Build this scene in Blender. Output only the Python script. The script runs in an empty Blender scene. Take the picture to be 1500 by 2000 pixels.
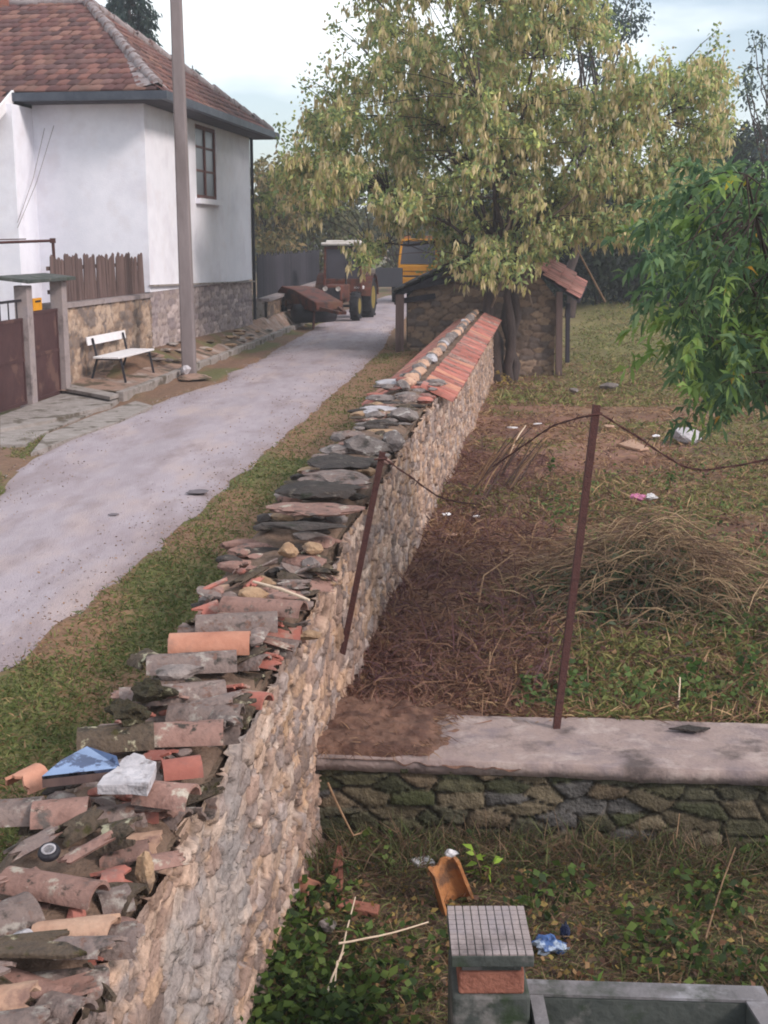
import bpy, bmesh, math, random
import numpy as np
from mathutils import Vector, Matrix, noise as mnoise
R = math.radians
random.seed(7); RNG = np.random.default_rng(7)
SC = bpy.context.scene; COL = SC.collection

# ------------------------------------------------------------------ camera, world, sun
F_PX, PITCH, CAM_H = 2500.0, math.atan(530 / 2500.0), 2.65
cam_d = bpy.data.cameras.new('camera'); cam = bpy.data.objects.new('camera', cam_d); COL.objects.link(cam)
cam.location = (0, 0, CAM_H); cam.rotation_euler = (math.pi / 2 - PITCH, 0, 0)
cam_d.sensor_fit = 'VERTICAL'; cam_d.sensor_height = 24; cam_d.sensor_width = 18; cam_d.lens = 24 * F_PX / 2000
cam_d.clip_end = 3000; cam_d.clip_start = 0.05
SC.camera = cam
SUN_EL, SUN_AZ = R(36), R(123)            # azimuth measured from +Y towards +X
sd = bpy.data.lights.new('sun', 'SUN'); sd.energy = 1.9; sd.angle = R(12); sd.color = (1, .91, .85)
sun = bpy.data.objects.new('sun', sd); COL.objects.link(sun)
_dir = Vector((math.sin(SUN_AZ) * math.cos(SUN_EL), math.cos(SUN_AZ) * math.cos(SUN_EL), math.sin(SUN_EL)))
sun.rotation_euler = _dir.to_track_quat('Z', 'Y').to_euler()
SC.view_settings.view_transform = 'Standard'; SC.view_settings.look = 'None'
SC.view_settings.exposure = 0.6; SC.view_settings.gamma = 1
SC.cycles.max_bounces = 6; SC.cycles.transparent_max_bounces = 4
SC.cycles.pixel_filter_type = 'BLACKMAN_HARRIS'; SC.cycles.filter_width = 1.9

def srgb(r, g, b):
    f = lambda c: c / 12.92 if c <= .04045 else ((c + .055) / 1.055) ** 2.4
    return (f(r / 255), f(g / 255), f(b / 255))

w = bpy.data.worlds.new('World'); SC.world = w; w.use_nodes = True
nt = w.node_tree; nt.nodes.clear(); N = nt.nodes.new; L = nt.links.new
out = N('ShaderNodeOutputWorld'); bg = N('ShaderNodeBackground'); sky = N('ShaderNodeTexSky')
sky.sky_type = 'NISHITA'; sky.sun_disc = False; sky.sun_elevation = SUN_EL; sky.sun_rotation = SUN_AZ
sky.air_density = 1; sky.dust_density = 1.0
tc = N('ShaderNodeTexCoord'); mp = N('ShaderNodeMapping'); mp.inputs['Scale'].default_value = (2.2, 2.2, 7)
cn = N('ShaderNodeTexNoise'); cn.inputs['Scale'].default_value = 1.35; cn.inputs['Detail'].default_value = 5; cn.inputs['Roughness'].default_value = .5
cr = N('ShaderNodeValToRGB'); cr.color_ramp.elements[0].position = .42; cr.color_ramp.elements[1].position = .56
cr.color_ramp.elements[0].color = (.22, .22, .22, 1); cr.color_ramp.elements[1].color = (1, 1, 1, 1)
mx = N('ShaderNodeMixRGB'); mx.inputs['Color2'].default_value = (9.4, 10.0, 10.3, 1)
L(tc.outputs['Generated'], mp.inputs['Vector']); L(mp.outputs[0], cn.inputs['Vector']); L(cn.outputs['Fac'], cr.inputs[0])
L(cr.outputs[0], mx.inputs['Fac']); L(sky.outputs[0], mx.inputs['Color1']); L(mx.outputs[0], bg.inputs['Color'])
bg.inputs['Strength'].default_value = .1; L(bg.outputs[0], out.inputs[0])

# ------------------------------------------------------------------ helpers
def ray(x, y):
    u = (x - 750) / F_PX; v = (y - 1000) / F_PX
    return Vector((u, math.cos(PITCH) - v * math.sin(PITCH), -math.sin(PITCH) - v * math.cos(PITCH)))
def pz(x, y, z):                     # point of the photo known to lie at height z
    r = ray(x, y); return Vector((0, 0, CAM_H)) + r * ((z - CAM_H) / r.z)
def pY(x, y, Y):                     # point of the photo known to lie at depth Y
    r = ray(x, y); return Vector((0, 0, CAM_H)) + r * (Y / r.y)

def smooth(a, b, x): t = np.clip((np.asarray(x, float) - a) / (b - a), 0, 1); return t * t * (3 - 2 * t)
def _h(i, j, s): 
    v = np.sin(i * 127.1 + j * 311.7 + s * 74.7) * 43758.5453; return v - np.floor(v)
def vnoise(x, y, s=0):
    x = np.asarray(x, float); y = np.asarray(y, float); i = np.floor(x); j = np.floor(y); fx = x - i; fy = y - j
    fx = fx * fx * (3 - 2 * fx); fy = fy * fy * (3 - 2 * fy)
    return (_h(i, j, s) * (1 - fx) + _h(i + 1, j, s) * fx) * (1 - fy) + (_h(i, j + 1, s) * (1 - fx) + _h(i + 1, j + 1, s) * fx) * fy
def fbm(x, y, s=0, o=4):
    a, t, n = .5, 0, 0
    for k in range(o): t = t + a * vnoise(x, y, s + k); n += a; a *= .5; x = np.asarray(x) * 2.03; y = np.asarray(y) * 2.03
    return t / n
def stones(u, v, su, sv, seed, jit=.38):     # voronoi-like coursed rubble: edge distance and stone id
    x = u / su; y = v / sv; x = x + (vnoise(u * 3, v * 3, seed + 9) - .5) * .25; y = y + (vnoise(u * 4, v * 4, seed + 5) - .5) * .3
    j0 = np.floor(y); f1 = np.full(x.shape, 9.); f2 = np.full(x.shape, 9.); idd = np.zeros(x.shape)
    for dj in (-1, 0, 1):
        j = j0 + dj; off = .5 * (j % 2) + _h(j, j * 0, seed + 3) * .4; i0 = np.floor(x - off)
        for di in (-1, 0, 1):
            i = i0 + di
            cx = i + .5 + (_h(i, j, seed) - .5) * 2 * jit + off; cy = j + .5 + (_h(i, j, seed + 1) - .5) * 2 * jit * .8
            d = np.hypot(x - cx, y - cy); idv = _h(i, j, seed + 2)
            n = d < f1; f2 = np.where(n, f1, np.minimum(f2, d)); idd = np.where(n, idv, idd); f1 = np.where(n, d, f1)
    return f2 - f1, idd

def tag(o, label=None, cat=None, group=None, kind=None):
    if label: o['label'] = label; o['kind'] = 'thing'
    if cat: o['category'] = cat
    if group: o['group'] = group
    if kind: o['kind'] = kind
    return o
def thing(name, loc, label, cat, group=None, rz=0):
    o = bpy.data.objects.new(name, None); COL.objects.link(o); o.location = loc; o.rotation_euler = (0, 0, rz); o.empty_display_size = .2
    return tag(o, label, cat, group)
def copy_tree(o, parent=None):
    c = o.copy(); COL.objects.link(c); c.parent = parent
    for ch in list(o.children): copy_tree(ch, c)
    return c
def link(name, me, mats, parent=None, loc=None):
    for m in (mats if isinstance(mats, (list, tuple)) else [mats]): me.materials.append(m)
    o = bpy.data.objects.new(name, me); COL.objects.link(o)
    if loc is not None: o.location = loc
    if parent: o.parent = parent
    return o
def npmesh(name, V, faces, mats, parent=None, loc=None, col=None, sm=False, midx=None):
    """V (n,3) world or parent-local; faces: list of int arrays (m,k); loc is subtracted from V when given"""
    V = np.asarray(V, float)
    off = np.zeros(3)
    if loc is not None: off = np.array(loc, float)
    me = bpy.data.meshes.new(name); me.vertices.add(len(V)); me.vertices.foreach_set('co', (V - off).ravel())
    faces = [np.asarray(f, int) for f in faces if len(f)]
    tot = sum(f.size for f in faces); npoly = sum(len(f) for f in faces)
    me.loops.add(tot); me.polygons.add(npoly)
    me.loops.foreach_set('vertex_index', np.concatenate([f.ravel() for f in faces]))
    sizes = np.concatenate([np.full(len(f), f.shape[1]) for f in faces]); st = np.concatenate([[0], np.cumsum(sizes)[:-1]])
    me.polygons.foreach_set('loop_start', st)
    if sm: me.polygons.foreach_set('use_smooth', np.ones(npoly, bool))
    if midx is not None: me.polygons.foreach_set('material_index', midx)
    if col is not None:
        a = me.color_attributes.new('Col', 'FLOAT_COLOR', 'POINT')
        c4 = np.ones((len(V), 4)); c4[:, :3] = col; a.data.foreach_set('color', c4.ravel())
    me.update(calc_edges=True); me.validate()
    return link(name, me, mats, parent, loc)
def gridfaces(nu, nv, base=0):
    i, j = np.meshgrid(np.arange(nu - 1), np.arange(nv - 1), indexing='ij'); a = (i * nv + j).ravel() + base
    return np.stack([a, a + nv, a + nv + 1, a + 1], 1)

class MB:
    """collects boxes, prisms, tubes and lathes into one mesh"""
    def __init__(s): s.v = []; s.f = []; s.smooth = set()
    def add(s, vs, fs, sm=False):
        b = len(s.v); s.v += [Vector(v) for v in vs]
        for f in fs:
            if sm: s.smooth.add(len(s.f))
            s.f.append([b + i for i in f])
        return s
    def box(s, c, d, rz=0, ry=0, rx=0):
        M = Matrix.Translation(c) @ Matrix.Rotation(rz, 4, 'Z') @ Matrix.Rotation(ry, 4, 'Y') @ Matrix.Rotation(rx, 4, 'X')
        vs = [M @ Vector((x * d[0] / 2, y * d[1] / 2, z * d[2] / 2)) for x in (-1, 1) for y in (-1, 1) for z in (-1, 1)]
        return s.add(vs, [(0, 1, 3, 2), (4, 6, 7, 5), (0, 4, 5, 1), (2, 3, 7, 6), (0, 2, 6, 4), (1, 5, 7, 3)])
    def prism(s, poly, d):               # polygon (3D points) extruded by vector d
        n = len(poly); vs = [Vector(p) for p in poly] + [Vector(p) + Vector(d) for p in poly]
        return s.add(vs, [list(range(n))[::-1], list(range(n, 2 * n))] + [(i, (i + 1) % n, n + (i + 1) % n, n + i) for i in range(n)])
    def bar(s, a, b, wx, wy, up=(0, 0, 1)):
        a = Vector(a); b = Vector(b); d = (b - a).normalized(); u = Vector(up)
        if abs(d.dot(u)) > .95: u = Vector((1, 0, 0))
        x = d.cross(u).normalized() * wx / 2; y = x.cross(d).normalized() * wy / 2
        return s.prism([a - x - y, a + x - y, a + x + y, a - x + y], b - a)
    def tube(s, pts, rad, n=8, cap=True, sm=True):
        pts = [Vector(p) for p in pts]; rad = rad if isinstance(rad, (list, tuple)) else [rad] * len(pts); vs = []; pu = None
        for i, p in enumerate(pts):
            d = (pts[min(i + 1, len(pts) - 1)] - pts[max(i - 1, 0)]).normalized()
            u = pu if pu is not None else (Vector((0, 0, 1)) if abs(d.z) < .9 else Vector((1, 0, 0)))
            x = d.cross(u).normalized(); y = x.cross(d).normalized(); pu = y
            vs += [p + (x * math.cos(2 * math.pi * k / n) + y * math.sin(2 * math.pi * k / n)) * rad[i] for k in range(n)]
        fs = [(i * n + k, i * n + (k + 1) % n, (i + 1) * n + (k + 1) % n, (i + 1) * n + k) for i in range(len(pts) - 1) for k in range(n)]
        s.add(vs, fs, sm)
        if cap: s.add(vs[:n], [list(range(n))[::-1]]); s.add(vs[-n:], [list(range(n))])
        return s
    def lathe(s, c, prof, axis='Y', n=28):   # prof: (radius, offset along axis)
        vs = []
        for r, h in prof:
            for k in range(n):
                a = 2 * math.pi * k / n; p = (r * math.cos(a), h, r * math.sin(a)) if axis == 'Y' else ((h, r * math.cos(a), r * math.sin(a)) if axis == 'X' else (r * math.cos(a), r * math.sin(a), h))
                vs.append(Vector(c) + Vector(p))
        fs = [(i * n + k, i * n + (k + 1) % n, (i + 1) * n + (k + 1) % n, (i + 1) * n + k) for i in range(len(prof) - 1) for k in range(n)]
        s.add(vs, fs, True); s.add(vs[:n], [list(range(n))]); s.add(vs[-n:], [list(range(n))[::-1]])
        return s
    def build(s, name, mat, parent=None, loc=None, bevel=0, col=None):
        me = bpy.data.meshes.new(name); off = Vector(loc) if loc is not None else Vector((0, 0, 0))
        me.from_pydata([v - off for v in s.v], [], s.f)
        for i in s.smooth: me.polygons[i].use_smooth = True
        bm = bmesh.new(); bm.from_mesh(me); bmesh.ops.recalc_face_normals(bm, faces=bm.faces)
        bm.to_mesh(me); bm.free()
        o = link(name, me, mat, parent, loc)
        if bevel: m = o.modifiers.new('bevel', 'BEVEL'); m.width = bevel; m.segments = 2; m.limit_method = 'ANGLE'
        return o
def wp(mb, root, name, mat, **k):        # part whose mesh was written in world coordinates
    off = root.location
    mb.v = [v - off for v in mb.v]
    if root.rotation_euler.z: q = Matrix.Rotation(-root.rotation_euler.z, 4, 'Z'); mb.v = [q @ v for v in mb.v]
    return mb.build(name, mat, root, **k)

# ------------------------------------------------------------------ materials
def mat(name, cols, scale=6, rough=.85, bump=.25, bscale=None, detail=6, attr=False, patch=None, pscale=2.5, pth=(.55, .62), rand=.0, metal=0, stretch=(1, 1, 1), spec=.3, wave=None):
    m = bpy.data.materials.new(name); m.use_nodes = True; t = m.node_tree; t.nodes.clear(); N = t.nodes.new; L = t.links.new
    o = N('ShaderNodeOutputMaterial'); b = N('ShaderNodeBsdfPrincipled'); L(b.outputs[0], o.inputs[0])
    b.inputs['Roughness'].default_value = rough; b.inputs['Metallic'].default_value = metal; b.inputs['Specular IOR Level'].default_value = spec
    tc = N('ShaderNodeTexCoord'); oi = N('ShaderNodeObjectInfo'); ad = N('ShaderNodeVectorMath'); ad.operation = 'MULTIPLY_ADD'
    L(oi.outputs['Random'], ad.inputs[0]); ad.inputs[1].default_value = (13.1, 7.7, 5.3); L(tc.outputs['Object'], ad.inputs[2])
    mp = N('ShaderNodeMapping'); mp.inputs['Scale'].default_value = stretch; L(ad.outputs[0], mp.inputs['Vector']); vec = mp.outputs[0]
    n = N('ShaderNodeTexNoise'); n.inputs['Scale'].default_value = scale; n.inputs['Detail'].default_value = detail; n.inputs['Roughness'].default_value = .65; L(vec, n.inputs['Vector'])
    r = N('ShaderNodeValToRGB'); L(n.outputs['Fac'], r.inputs[0]); el = r.color_ramp.elements
    for k, c in enumerate(cols):
        p = .3 + .4 * k / max(1, len(cols) - 1)
        e = el[0] if k == 0 else (el[1] if k == 1 else el.new(p))
        e.position = p; e.color = (*c, 1)
    if len(cols) == 1: el[1].color = (*cols[0], 1)
    c = r.outputs[0]
    if attr:
        a = N('ShaderNodeVertexColor'); a.layer_name = 'Col'; mu = N('ShaderNodeMixRGB'); mu.blend_type = 'MULTIPLY'; mu.inputs[0].default_value = 1
        L(a.outputs[0], mu.inputs[1]); L(c, mu.inputs[2]); c = mu.outputs[0]
    if patch:
        for k, pc in enumerate(patch):
            n2 = N('ShaderNodeTexNoise'); n2.inputs['Scale'].default_value = pscale * (1 + .6 * k); n2.inputs['Detail'].default_value = 7; n2.inputs['Roughness'].default_value = .62
            ad2 = N('ShaderNodeVectorMath'); ad2.inputs[1].default_value = (3.3 + 9 * k, 1.7, 5.1 * k); L(vec, ad2.inputs[0]); L(ad2.outputs[0], n2.inputs['Vector'])
            r2 = N('ShaderNodeValToRGB'); r2.color_ramp.elements[0].position = pth[0]; r2.color_ramp.elements[1].position = pth[1]; L(n2.outputs['Fac'], r2.inputs[0])
            mu = N('ShaderNodeMixRGB'); L(r2.outputs[0], mu.inputs[0]); L(c, mu.inputs[1]); mu.inputs[2].default_value = (*pc, 1); c = mu.outputs[0]
    if rand:
        hs = N('ShaderNodeHueSaturation'); ml = N('ShaderNodeMath'); ml.operation = 'MULTIPLY_ADD'; L(oi.outputs['Random'], ml.inputs[0]); ml.inputs[1].default_value = 2 * rand; ml.inputs[2].default_value = 1 - rand
        L(ml.outputs[0], hs.inputs['Value']); L(c, hs.inputs['Color']); c = hs.outputs[0]
    L(c, b.inputs['Base Color'])
    if bump:
        n3 = N('ShaderNodeTexNoise'); n3.inputs['Scale'].default_value = bscale or scale * 4; n3.inputs['Detail'].default_value = 8; L(vec, n3.inputs['Vector'])
        bp = N('ShaderNodeBump'); bp.inputs['Strength'].default_value = bump; bp.inputs['Distance'].default_value = .02; L(n3.outputs['Fac'], bp.inputs['Height']); L(bp.outputs[0], b.inputs['Normal'])
    return m
def leafmat(name, tint=(1, 1, 1), trans=.35, rough=.6):
    m = bpy.data.materials.new(name); m.use_nodes = True; t = m.node_tree; t.nodes.clear(); N = t.nodes.new; L = t.links.new
    o = N('ShaderNodeOutputMaterial'); d = N('ShaderNodeBsdfPrincipled'); tr = N('ShaderNodeBsdfTranslucent'); ms = N('ShaderNodeMixShader'); a = N('ShaderNodeVertexColor'); a.layer_name = 'Col'
    d.inputs['Roughness'].default_value = rough; d.inputs['Specular IOR Level'].default_value = .25
    mu = N('ShaderNodeMixRGB'); mu.blend_type = 'MULTIPLY'; mu.inputs[0].default_value = 1; mu.inputs[2].default_value = (*tint, 1)
    L(a.outputs[0], mu.inputs[1]); L(mu.outputs[0], d.inputs['Base Color']); L(mu.outputs[0], tr.inputs[0]); ms.inputs[0].default_value = trans
    L(d.outputs[0], ms.inputs[1]); L(tr.outputs[0], ms.inputs[2]); L(ms.outputs[0], o.inputs[0]); return m
def glass(name, c=(.03, .035, .045), rough=.08):
    return mat(name, [c, tuple(x * 1.6 for x in c)], scale=1.5, rough=rough, bump=0, spec=.6)

M = {}
M['ground'] = mat('earth', [(.75, .75, .75), (1.25, 1.2, 1.15)], scale=9, attr=True, bump=.9, bscale=22, rough=.95)
M['road'] = mat('worn_asphalt', [srgb(158, 145, 151), srgb(165, 152, 158), srgb(172, 159, 165)], scale=7, attr=True, bump=.8, bscale=90, rough=.92, detail=14, stretch=(1, .3, 1), patch=[srgb(152, 136, 140), srgb(178, 158, 154), srgb(142, 126, 128)], pscale=1.1, pth=(.5, .72))
M['asphalt_patch'] = mat('dark_asphalt', [srgb(92, 84, 88), srgb(115, 105, 110)], scale=9, bump=.4)
M['pave'] = mat('dusty_pavement', [srgb(122, 96, 82), srgb(150, 122, 108), srgb(128, 106, 96)], scale=2.2, bump=.6, bscale=14, patch=[srgb(168, 152, 144), srgb(88, 76, 62)], pscale=1.3, pth=(.52, .6))
M['kerb'] = mat('old_kerb_concrete', [srgb(128, 118, 112), srgb(160, 150, 146)], scale=5, bump=.5, patch=[srgb(96, 86, 76)], pscale=3)
M['concrete'] = mat('weathered_concrete', [srgb(126, 114, 114), srgb(152, 138, 136), srgb(140, 130, 134)], scale=3, bump=.4, bscale=30, patch=[srgb(84, 74, 74)], pscale=2.2, pth=(.57, .72))
M['slab'] = mat('slab_concrete', [srgb(138, 119, 117), srgb(156, 136, 130), srgb(124, 111, 115)], scale=2.6, bump=.4, bscale=40, patch=[srgb(122, 108, 110), srgb(92, 80, 78), srgb(176, 158, 152)], pscale=1.9, pth=(.53, .68))
M['rimstone'] = mat('damp_rim_concrete', [srgb(100, 96, 98), srgb(124, 118, 120)], scale=5, bump=.5, patch=[srgb(70, 72, 66), srgb(140, 136, 140)], pscale=3, pth=(.54, .66))
M['moss_concrete'] = mat('mossy_concrete', [srgb(58, 62, 60), srgb(84, 86, 82)], scale=5, bump=.5, patch=[srgb(48, 60, 40), srgb(112, 108, 106)], pscale=3, pth=(.55, .65))
M['plaster'] = mat('white_render', [srgb(226, 224, 233), srgb(236, 233, 241)], scale=3.5, bump=.25, bscale=45, rough=.9, patch=[srgb(214, 209, 219), srgb(222, 216, 222)], pscale=1.1, pth=(.52, .76))
M['white'] = mat('white_paint', [srgb(220, 214, 216), srgb(232, 227, 228)], scale=7, bump=.08, rough=.5, patch=[srgb(170, 160, 158)], pscale=9, pth=(.66, .72))
M['soffit'] = mat('dark_soffit_board', [srgb(60, 58, 66), srgb(84, 78, 82)], scale=4, bump=.2, stretch=(1, 1, 6))
M['gutter'] = mat('grey_gutter', [srgb(58, 62, 74), srgb(84, 88, 98)], scale=4, bump=.05, rough=.5)
M['rooftile'] = mat('roof_tile', [(.8, .8, .8), (1.15, 1.12, 1.1)], scale=6, attr=True, bump=.5, bscale=40, patch=[srgb(116, 92, 84)], pscale=1.6, pth=(.6, .75))
M['hip'] = mat('hip_mortar', [srgb(124, 112, 114), srgb(160, 148, 148)], scale=5, bump=.6, patch=[srgb(110, 84, 78)], pscale=5)
M['stone'] = mat('rubble_stone', [(.62, .6, .6), (1.0, 1.0, 1.0), (1.3, 1.28, 1.25)], scale=13, attr=True, bump=.8, bscale=55, detail=8)
M['farstone'] = mat('far_stone', [(.78, .76, .76), (1.05, 1.05, 1.05), (1.2, 1.18, 1.15)], scale=6, attr=True, bump=.5, bscale=25)
M['oldwood'] = mat('weathered_wood', [srgb(72, 56, 54), srgb(104, 84, 80), srgb(86, 70, 70)], scale=7, bump=.5, stretch=(1, 1, .14), rand=.22)
M['darkwood'] = mat('dark_planks', [srgb(42, 39, 46), srgb(64, 59, 68)], scale=6, bump=.5, stretch=(1, 1, .14), rand=.3)
M['pole'] = mat('pole_concrete', [srgb(118, 106, 106), srgb(138, 126, 126)], scale=3, bump=.3, stretch=(1, 1, .25), patch=[srgb(100, 88, 86)], pscale=1.2, pth=(.55, .75))
M['gate'] = mat('brown_gate_paint', [srgb(66, 44, 46), srgb(84, 58, 58)], scale=3, bump=.1, rough=.6, patch=[srgb(100, 74, 68)], pscale=2)
M['iron'] = mat('rusty_iron', [srgb(56, 34, 36), srgb(86, 54, 50), srgb(70, 44, 46)], scale=26, bump=.5, rough=.85)
M['black'] = mat('black_iron', [srgb(34, 32, 38), srgb(52, 48, 54)], scale=18, bump=.2, rough=.6)
M['rubber'] = mat('tyre_rubber', [srgb(26, 25, 30), srgb(44, 42, 46)], scale=12, bump=.3)
M['redpaint'] = mat('faded_red_paint', [srgb(88, 46, 40), srgb(106, 60, 48)], scale=4, bump=.2, rough=.75, patch=[srgb(100, 66, 50), srgb(62, 46, 44)], pscale=2.2, pth=(.48, .6))
M['yellowpaint'] = mat('yellow_paint', [srgb(208, 138, 22), srgb(226, 156, 30)], scale=3, bump=.05, rough=.45, patch=[srgb(150, 96, 30)], pscale=2.5, pth=(.6, .75))
M['rimyellow'] = mat('dull_yellow_rim', [srgb(120, 104, 52), srgb(144, 124, 62)], scale=6, bump=.1, rough=.6)
M['cabwhite'] = mat('cab_roof_paint', [srgb(196, 186, 180), srgb(214, 206, 200)], scale=4, bump=.1, rough=.5)
M['glass'] = glass('dark_glass')
M['glass2'] = glass('window_glass', (.05, .045, .055), .3)
M['brownframe'] = mat('brown_window_frame', [srgb(96, 56, 52), srgb(118, 74, 66)], scale=9, bump=.15, rough=.6)
M['bark'] = mat('bark', [srgb(52, 42, 42), srgb(84, 70, 66)], scale=9, bump=.9, stretch=(1, 1, .25))
M['barklight'] = mat('pale_bark', [srgb(104, 86, 76), srgb(140, 120, 104)], scale=9, bump=.6, stretch=(1, 1, .3))
M['leaf'] = leafmat('leaf', trans=.42); M['blade'] = leafmat('grass_blade', trans=.2, rough=.8); M['seed'] = leafmat('seed_wings', trans=.4, rough=.8)
TC = srgb(176, 104, 82)
M['tile_orange'] = mat('fresh_terracotta', [srgb(166, 110, 90), srgb(188, 136, 114)], scale=6, bump=.4, rand=.12, patch=[srgb(150, 112, 98)], pscale=5, pth=(.58, .72))
M['tile_red'] = mat('red_tile', [srgb(150, 88, 78), srgb(176, 112, 98)], scale=6, bump=.4, rand=.2, patch=[srgb(128, 96, 90), srgb(164, 140, 128)], pscale=5, pth=(.54, .66))
M['tile_pink'] = mat('weathered_terracotta', [srgb(120, 90, 82), srgb(148, 114, 104), srgb(132, 104, 96)], scale=8, bump=.6, rand=.2, patch=[srgb(96, 86, 82), srgb(178, 166, 152), srgb(66, 58, 52)], pscale=7, pth=(.58, .66))
M['tile_grey'] = mat('lichen_grey_tile', [srgb(94, 82, 80), srgb(128, 110, 104), srgb(112, 98, 96)], scale=9, bump=.7, rand=.16, patch=[srgb(60, 54, 50), srgb(158, 148, 140), srgb(112, 84, 74)], pscale=9, pth=(.56, .66))
M['tile_moss'] = mat('mossy_tile', [srgb(52, 44, 38), srgb(88, 74, 62), srgb(66, 56, 50)], scale=9, bump=1.0, rand=.15, patch=[srgb(36, 34, 26), srgb(170, 162, 136), srgb(62, 56, 30)], pscale=8, pth=(.58, .66))
M['tile_far'] = mat('faded_red_tile', [srgb(150, 88, 78), srgb(172, 110, 98)], scale=5, bump=.5, rand=.28, patch=[srgb(146, 112, 106), srgb(116, 88, 82)], pscale=4, pth=(.52, .66))
M['tile_buff'] = mat('buff_tile', [srgb(166, 128, 108), srgb(190, 156, 134)], scale=8, bump=.5, rand=.1, patch=[srgb(130, 100, 90)], pscale=7, pth=(.56, .68))
M['rock'] = mat('grey_rock', [srgb(96, 86, 84), srgb(136, 124, 120)], scale=9, bump=.8, rand=.2, patch=[srgb(66, 60, 56), srgb(176, 168, 162)], pscale=7, pth=(.58, .68))
M['rockdark'] = mat('dark_mossy_rock', [srgb(48, 42, 40), srgb(78, 68, 64)], scale=9, bump=1, rand=.2, patch=[srgb(40, 42, 26), srgb(120, 110, 100)], pscale=7, pth=(.6, .7))
M['rocktan'] = mat('tan_rock', [srgb(140, 110, 86), srgb(176, 146, 118)], scale=9, bump=.8, rand=.15, patch=[srgb(116, 98, 88)], pscale=6, pth=(.56, .68))
M['rockwhite'] = mat('pale_rock', [srgb(150, 143, 146), srgb(186, 180, 184)], scale=9, bump=.7, rand=.08, patch=[srgb(120, 112, 112)], pscale=12, pth=(.56, .66))
M['moss'] = mat('dark_moss', [srgb(40, 36, 30), srgb(66, 58, 44), srgb(52, 52, 34)], scale=22, bump=1, rough=1, patch=[srgb(128, 122, 100)], pscale=16, pth=(.62, .68))
M['brick'] = mat('red_brick', [srgb(120, 74, 62), srgb(150, 98, 82)], scale=12, bump=.5, rand=.12)
M['mirror'] = mat('mirror_glass', [(.2, .26, .42), (.3, .37, .55)], scale=5, bump=.04, bscale=3, rough=.05, metal=1, patch=[(.1, .12, .2)], pscale=7, pth=(.55, .58))
M['twig'] = mat('dry_twig', [srgb(112, 84, 66), srgb(150, 120, 92)], scale=14, bump=.3, rand=.25)
M['twigpale'] = mat('bleached_stick', [srgb(190, 164, 140), srgb(214, 192, 170)], scale=14, bump=.3, rand=.1)
M['twigdark'] = mat('dark_twig', [srgb(60, 46, 44), srgb(92, 70, 62)], scale=14, bump=.3, rand=.25)
M['whiteplastic'] = mat('white_litter', [srgb(206, 200, 204), srgb(224, 220, 222)], scale=9, bump=.3, rough=.5, rand=.08)
M['blueplastic'] = mat('blue_litter', [srgb(48, 70, 120), srgb(76, 104, 152)], scale=16, bump=.3, rough=.6, patch=[srgb(160, 172, 192)], pscale=14, pth=(.48, .56))
M['navyplastic'] = mat('navy_litter', [srgb(22, 28, 50), srgb(36, 44, 74)], scale=16, bump=.3, rough=.5)
M['pinkplastic'] = mat('pink_litter', [srgb(176, 96, 136), srgb(190, 116, 150)], scale=9, bump=.3, rough=.5)
M['yellowleaf'] = mat('yellow_leaf', [srgb(206, 164, 44), srgb(220, 190, 80)], scale=9, bump=.2)
M['orangepot'] = mat('orange_clay', [srgb(150, 94, 56), srgb(172, 118, 76)], scale=9, bump=.5, patch=[srgb(110, 80, 62)], pscale=9, pth=(.5, .62))

# ------------------------------------------------------------------ plan of the place
def wx(Y): return -.36 + .129 * (np.asarray(Y, float) - 7.8)            # right face of the long stone wall
WT = .62                                                                # its thickness
def wtop(Y): return np.interp(Y, [0, 4.2, 5.6, 6.6, 8.2, 10, 14.5, 20, 31], [.34, .4, .45, .52, .68, .76, .82, .84, .9])
RR_Y = [-5, 0, 4, 7.7, 8, 9.9, 10.9, 12.75, 17.7, 22.5, 30.9, 37.9, 50, 62, 80]
RR_X = [-4.2, -3.4, -2.85, -2.42, -2.39, -2.13, -2.01, -1.82, -1.35, -.9, -.12, .23, 1.05, 2.6, 6.5]
RL_Y = [-5, 0, 6, 13.6, 15.5, 17, 18.7, 21, 25, 30, 38, 49, 62, 80]
RL_X = [-6.4, -5.9, -5.1, -4.2, -4.3, -4.55, -4.45, -3.85, -3.22, -2.9, -2.35, -1.66, -.25, 3.4]
KY = [18, 20, 22.2, 25.4, 29.5, 40.3, 52]; KX = [-4.9, -4.55, -4.3, -3.96, -3.53, -2.55, -1.7]
def road_r(Y): return np.interp(Y, RR_Y, RR_X) + (fbm(np.asarray(Y) * 1.1, np.asarray(Y) * 0, 3) - .5) * .28
def road_l(Y): return np.interp(Y, RL_Y, RL_X) + (fbm(np.asarray(Y) * .9, np.asarray(Y) * 0 + 4, 5) - .5) * .4
HS = Vector((.133, .991, 0)).normalized(); HN = Vector((HS.y, -HS.x, 0)); HA = Vector((-4.86, 27, 0))
def hp(a, b, z): v = HA + HS * a - HN * b; return Vector((v.x, v.y, z))
def slab_f(X): return 7.1 - .09 * (X + .27)                             # front edge of the concrete slab
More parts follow.
